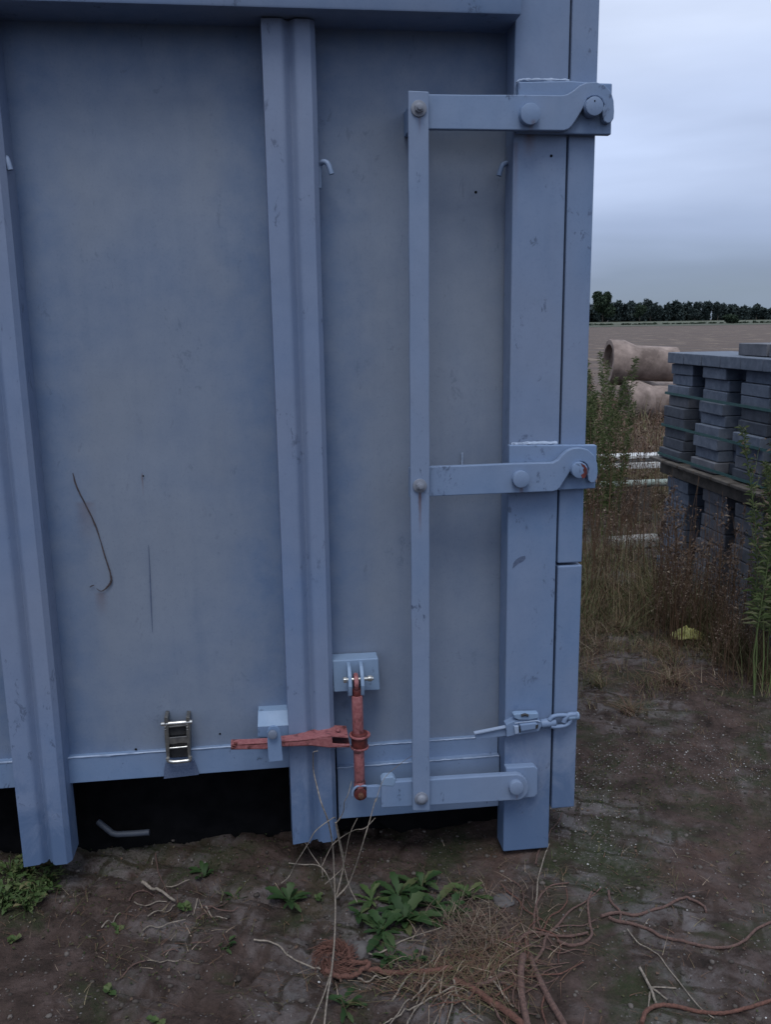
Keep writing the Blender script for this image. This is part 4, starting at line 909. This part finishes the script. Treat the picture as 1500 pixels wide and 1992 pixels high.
# fibrous orange clump
c = G(652, 1855); parts_ = []
for k in range(420):
    a = rng.uniform(0, 6.28); r_ = .052*math.sqrt(rng.random()); p = np.array([c[0]+r_*math.cos(a)*1.0, c[1]+r_*math.sin(a)*1.3, gz(c[0], c[1])+.003+.028*(1-(r_/.055)**2)*rng.random()])
    b = a+rng.uniform(1.0, 2.0); l_ = rng.uniform(.015, .05); q_ = p+np.array([math.cos(b)*l_, math.sin(b)*l_, rng.uniform(-.008, .004)])
    parts_.append(tube_np([p, (p+q_)/2+np.array([0, 0, .006]), q_], [.0008, .0011, .0005], 4))
v_, f_ = cat_meshes(parts_); tag(npmesh('root_clump', v_, f_, M_rooto, smooth=60), 'fibrous orange root clump on the ground below the middle post', 'root clump')
# dead straw heap at bottom centre
def straw(px, py, n_, rx, ry, lab, hmax=.05, lw=.10, mat=M_straw):
    c = G(px, py); cx = c[0]+rng.normal(0, rx, n_); cy = c[1]+rng.normal(0, ry, n_); h = rng.uniform(.003, hmax, n_)
    v_, f_ = blades(cx, cy, relief(cx, cy)+rng.uniform(0, hmax*.5, n_), h, rng.uniform(.5, 1.2, n_)*.0012, rng.uniform(.03, lw, n_), rng.uniform(0, 6.28, n_), seg=3)
    return tag(npmesh('straw_heap', v_, f_, mat), lab, 'straw', kind='stuff')
straw(905, 1810, 260, .045, .05, 'withered straw tuft right of the dandelion cluster', .07)
straw(890, 1900, 260, .09, .05, 'dry straw scattered over the root tangle at bottom centre', .04, .16, M_weedd)
straw(960, 1760, 150, .08, .07, 'loose withered straw below the corner post', .04)
straw(930, 1860, 500, .07, .10, 'red brown fibrous mat under the straw and roots at bottom centre', .035, .09, M_weedd)
straw(760, 1890, 160, .12, .03, 'reddish fibres along the orange root', .02, .07, M_weedd)
straw(1180, 1780, 200, .35, .25, 'fine dry straw scattered over the ground at lower right', .010, .06, M_weedd)
straw(350, 1800, 160, .16, .08, 'fine dry straw among the twigs at lower left', .012, .06, M_weedd)
# tall dead stalk in front of the middle post
ds = thing('dead_stalk', G(652, 1750), 'thin dry branching stalk standing before the middle post', 'dead plant')
Yd = G(652, 1750)[1]
def dead(pts, r0, r1, dy=0.):
    sp = smooth_path([P(x, y, Yd+dy+(.03*math.sin(i_*1.3))) for i_, (x, y) in enumerate(pts)], 6)
    v_, f_ = tube_np(sp, np.linspace(r0, r1, len(sp)), 6); npmesh('branch', v_, f_, M_twig, ds, smooth=60)
dead([(652, 1752), (650, 1700), (647, 1645), (638, 1597), (625, 1562), (617, 1532), (610, 1500), (609, 1473), (610, 1463), (618, 1461)], .0024, .0011)
dead([(652, 1750), (668, 1683), (662, 1640), (654, 1600)], .0022, .0016, -.01)
dead([(654, 1600), (661, 1592), (668, 1578), (670, 1560), (677, 1546), (684, 1520)], .0016, .0009, -.01)
dead([(652, 1748), (676, 1722), (690, 1690), (703, 1650), (712, 1620), (719, 1597), (731, 1553)], .0024, .0011, -.02)
dead([(731, 1560), (747, 1515), (780, 1485), (802, 1470)], .0009, .0006, -.02)
dead([(547, 1718), (562, 1705), (575, 1680), (600, 1640), (615, 1615), (648, 1591), (652, 1593)], .0016, .0012, -.02)
dead([(562, 1679), (590, 1682), (611, 1682), (626, 1688), (640, 1710), (652, 1746)], .0016, .0020, -.02)
dead([(594, 1640), (605, 1660), (622, 1683)], .0010, .0014, -.01); dead([(624, 1668), (626, 1690), (628, 1705)], .001, .001, -.01)
dead([(632, 1720), (655, 1700), (668, 1682), (680, 1625), (695, 1592)], .0014, .0009, -.03)
dead([(645, 1645), (660, 1632), (675, 1622), (692, 1614), (710, 1611), (730, 1591)], .0012, .0008, -.02)
dead([(626, 1685), (640, 1655), (652, 1635)], .0012, .0008, -.01); dead([(652, 1600), (668, 1680), (680, 1725), (695, 1755)], .0014, .0012, -.04)
sp = smooth_path([G(652, 1752)+Vector((0, 0, .03)), G(653, 1790)+Vector((0, 0, .035)), G(651, 1850)+Vector((0, 0, .03)), G(645, 1905)+Vector((0, 0, .02)), G(637, 1950)+Vector((0, 0, .015)), G(630, 2010)+Vector((0, 0, .01))], 6)
v_, f_ = tube_np(sp, .0023, 6); npmesh('branch', v_, f_, M_twig, ds, smooth=60)
sp = smooth_path([G(644, 1905)+Vector((0, 0, .02)), G(628, 1950)+Vector((0, 0, .014)), G(605, 2000)+Vector((0, 0, .01))], 6); v_, f_ = tube_np(sp, .0016, 6); npmesh('branch', v_, f_, M_twig, ds, smooth=60)
# ---------------------------------------------------------------- pebbles, clods (nobody could count them)
def pebbles(name, n_, x0, x1, y0_, y1_, smin, smax, mat, label, dens=None):
    cx = rng.uniform(x0, x1, n_*3); cy = rng.uniform(y0_, y1_, n_*3)
    if dens: k = rng.random(n_*3) < dens(cx, cy); cx, cy = cx[k], cy[k]
    cx, cy = cx[:n_], cy[:n_]; n2_ = len(cx)
    b = bmesh.new(); bmesh.ops.create_icosphere(b, subdivisions=1, radius=1); bv = np.array([v.co[:] for v in b.verts]); bf = np.array([[v.index for v in f.verts] for f in b.faces]); b.free()
    s = smin*(smax/smin)**(rng.random(n2_)**2.2); sc3 = s[:, None]*np.stack([rng.uniform(.7, 1.3, n2_), rng.uniform(.7, 1.3, n2_), rng.uniform(.4, .8, n2_)], -1)
    V = bv[None]*sc3[:, None]*(1+.25*rng.normal(0, 1, (n2_, len(bv), 1))*.5); V = V+np.stack([cx, cy, relief(cx, cy)+s*.2], -1)[:, None]
    Fc = bf[None]+(np.arange(n2_)*len(bv))[:, None, None]; return tag(npmesh(name, V.reshape(-1, 3), Fc.reshape(-1, 3), mat), label, 'gravel', kind='stuff')
patch = lambda x, y: np.clip(vnoise(x, y, 1.8, 91)*5+.25, .05, 1)
pebbles('pale_grit', 2300, -1.1, 2.8, -1.2, 2.2, .0011, .0042, M_pebble, 'pale grit scattered over the ground', patch)
pebbles('pale_grit', 2300, .85, 1.9, -.3, .6, .0008, .0034, M_pebble, 'pale grit thick on the pavers right of the container', lambda x, y: np.clip(vnoise(x, y, 4, 92)*7+.2, .03, 1))
pebbles('soil_crumbs', 9000, -1.1, 2.8, -1.2, 2.2, .002, .009, M_clod, 'dark soil crumbs on the ground')
def litter(name, n_, x0, x1, y0_, y1_, s0, s1, mat, label, dens=None):
    cx = rng.uniform(x0, x1, n_*3); cy = rng.uniform(y0_, y1_, n_*3)
    if dens: k = rng.random(n_*3) < dens(cx, cy); cx, cy = cx[k], cy[k]
    cx, cy = cx[:n_], cy[:n_]; n2_ = len(cx); z = relief(cx, cy)+.002; s = rng.uniform(s0, s1, n2_); a = rng.uniform(0, 6.28, n2_); V = []
    for q_ in range(5):
        b = a+q_*1.2566; r_ = s*rng.uniform(.35, 1.0, n2_)*(1.0 if q_ % 2 else .7); V.append(np.stack([cx+np.cos(b)*r_, cy+np.sin(b)*r_, z+rng.uniform(0, .006, n2_)], -1))
    V = np.stack(V, 1).reshape(-1, 3); Fc = (np.arange(n2_)*5)[:, None]+np.arange(5)[None]; Fc = np.concatenate([Fc[:, [0, 1, 2]], Fc[:, [0, 2, 3]], Fc[:, [0, 3, 4]]])
    return tag(npmesh(name, V, Fc, mat), label, 'leaf litter', kind='stuff')
M_litter = island('leaf_litter', [(0, (.05, .032, .024)), (.5, (.095, .062, .045)), (.85, (.045, .05, .022)), (1, (.17, .13, .09))], .9)
litter('leaf_litter', 5200, -1.1, 2.8, -1.2, 2.0, .002, .0085, M_litter, 'brown leaf litter and plant crumbs over the ground')
litter('moss_crumbs', 5200, -1.1, 2.4, -1.2, 1.2, .002, .006, island('moss', [(0, (.018, .026, .010)), (.7, (.032, .044, .016)), (1, (.06, .065, .025))], .95), 'dark green moss crumbs in the paver gaps', lambda x, y: np.clip(vnoise(x, y, 3.1, 93)*8-.6, 0, 1))
grass_area('fine_stems', 5200, -1.0, 2.6, -1.2, 1.3, .006, .022, M_weedd, 'fine dry stems lying over the pavers', w=.0008, tuft=.05, nt_=160, lmax=4.5)
def stone(px, py, sx, sy, sz, label, mat=M_clod):
    c = G(px, py); b = bmesh.new(); bmesh.ops.create_icosphere(b, subdivisions=3, radius=1)
    for v in b.verts:
        k = 1+.35*float(vnoise(np.array([v.co.x*1.3+px]), np.array([v.co.y*1.3+v.co.z]), 1.3, 66)[0]); v.co = Vector((v.co.x*sx*k, v.co.y*sy*k, v.co.z*sz*k))
    bmesh.ops.translate(b, verts=b.verts, vec=(c[0], c[1], gz(c[0], c[1])+sz*.2)); return tag(obj('stone', b, mat, None, 60), label, 'stone')
M_stone = simple('stone', (.055, .05, .05), (.10, .092, .09), 25, .9, bs=.5)
stone(700, 1830, .032, .035, .018, 'flat grey stone right of the fibrous orange clump', M_stone)
stone(980, 1745, .03, .03, .012, 'pale stone among straw beneath the corner post', M_stone)

# ---------------------------------------------------------------- far trees
def crown(cx, cy, z0, rx, rz, n_, leaf, seed, lobes=9):
    r_ = np.random.default_rng(seed); lc = []
    for k in range(lobes):
        a = r_.uniform(0, 6.28); q_ = r_.uniform(0, .7); lc.append((cx+rx*q_*math.cos(a), cy+rx*.6*q_*math.sin(a), z0+rz*r_.uniform(-.6, .65), r_.uniform(.30, .55)))
    lc = np.array(lc); k = r_.integers(0, lobes, n_); d_ = r_.normal(0, 1, (n_, 3)); d_ /= np.linalg.norm(d_, axis=1)[:, None]; d_ *= r_.random((n_, 1))**.33
    c_ = lc[k, :3]+d_*lc[k, 3:4]*np.array([rx, rx*.7, rz]); q_ = r_.normal(0, 1, (n_, 4, 3))*leaf
    V = (c_[:, None]+q_).reshape(-1, 3); return V, np.arange(n_*4).reshape(-1, 4)
TD = 330.
def tree_at(px, ytop, ybase, wpx, label, Yw=TD, seed=1, mat=M_tree, name='tree', n_=1500):
    b = P(px, 621, Yw); s = (np.linalg.norm(np.array(b)-EYE))/F; top_ = P(px, ytop, Yw)[2]; low = max(0.3, P(px, ybase, Yw)[2]); rx = wpx*s/2
    t = thing(name, (b[0], Yw, 0), label, 'tree'); 
    v_, f_ = tube_np([(b[0], Yw, 0), (b[0], Yw, (low+top_)/2)], [.45, .2], 8); npmesh('trunk', v_, f_, M_bark, t, smooth=60)
    v_, f_ = crown(b[0], Yw, (low+top_)/2, rx, (top_-low)/2*1.02, n_*2, rx*.07, seed); npmesh('crown', v_, f_, mat, t)
def wood(name, px0, px1, step, tops, Yw, label, seed, mat=M_tree):
    parts_ = []; r_ = np.random.default_rng(seed)
    for px in np.arange(px0, px1, step):
        p = px+r_.uniform(-step*.3, step*.3); b = P(p, 621, Yw); s = np.linalg.norm(np.array(b)-EYE)/F; tz = P(p, np.interp(p, *zip(*tops))+r_.uniform(-3, 3), Yw)[2]
        parts_.append(crown(b[0], Yw+r_.uniform(0, 25), tz*r_.uniform(.40, .47), step*s*r_.uniform(.9, 1.9), tz*r_.uniform(.5, .58), 1100, 2.0*s, int(p*13)))
    v_, f_ = cat_meshes(parts_); return tag(npmesh(name, v_, f_, mat), label, 'woodland', kind='stuff')
TOPS = [(900, 592), (1190, 586), (1230, 587), (1262, 588), (1300, 589), (1345, 588), (1400, 591), (1430, 594), (1480, 595), (1500, 600), (1700, 600)]
wood('woodland', 1000, 1760, 8, TOPS, 640., 'dark row of trees along the horizon', 3)
wood('undergrowth', 1000, 1760, 6, [(900, 604), (1250, 601), (1400, 604), (1760, 609)], 655., 'low dark undergrowth filling the foot of the far tree line', 5)
tree_at(1173, 568, 621, 42, 'tall rounded tree at the left end of the far tree line', 560, 4, M_tree2, n_=3000)
tree_at(1266, 581, 618, 26, 'small domed tree rising from the far tree line', 610, 5)
tree_at(1352, 585, 618, 24, 'flat topped tree in the middle of the far tree line', 610, 6)
tree_at(1397, 585, 618, 22, 'spiky crowned tree right of the middle of the far tree line', 610, 7)
tree_at(1472, 588, 619, 28, 'domed tree at the right end of the far tree line', 610, 8)
tree_at(1245, 594, 621, 24, 'lighter green round tree in front of the far tree line', 560, 9, M_tree2)
tree_at(1425, 612, 634, 34, 'grey green bush on the verge at the far edge of the field', ydist(631.5), 10, M_tree2, 'bush')
parts_ = []
for k in range(140):
    px = 900+k*6+rng.uniform(-3, 3); Yw = ydist(631.); b = P(px, 631, Yw); s = np.linalg.norm(np.array(b)-EYE)/F
    parts_.append(crown(b[0], Yw+rng.uniform(-4, 4), .25, 6*s, .32*rng.uniform(.5, 1.4), 60, .12, 900+k, 4))
v_, f_ = cat_meshes(parts_); tag(npmesh('hedge', v_, f_, M_tree2), 'low dark growth along the ditch at the field edge', 'hedge', kind='stuff')
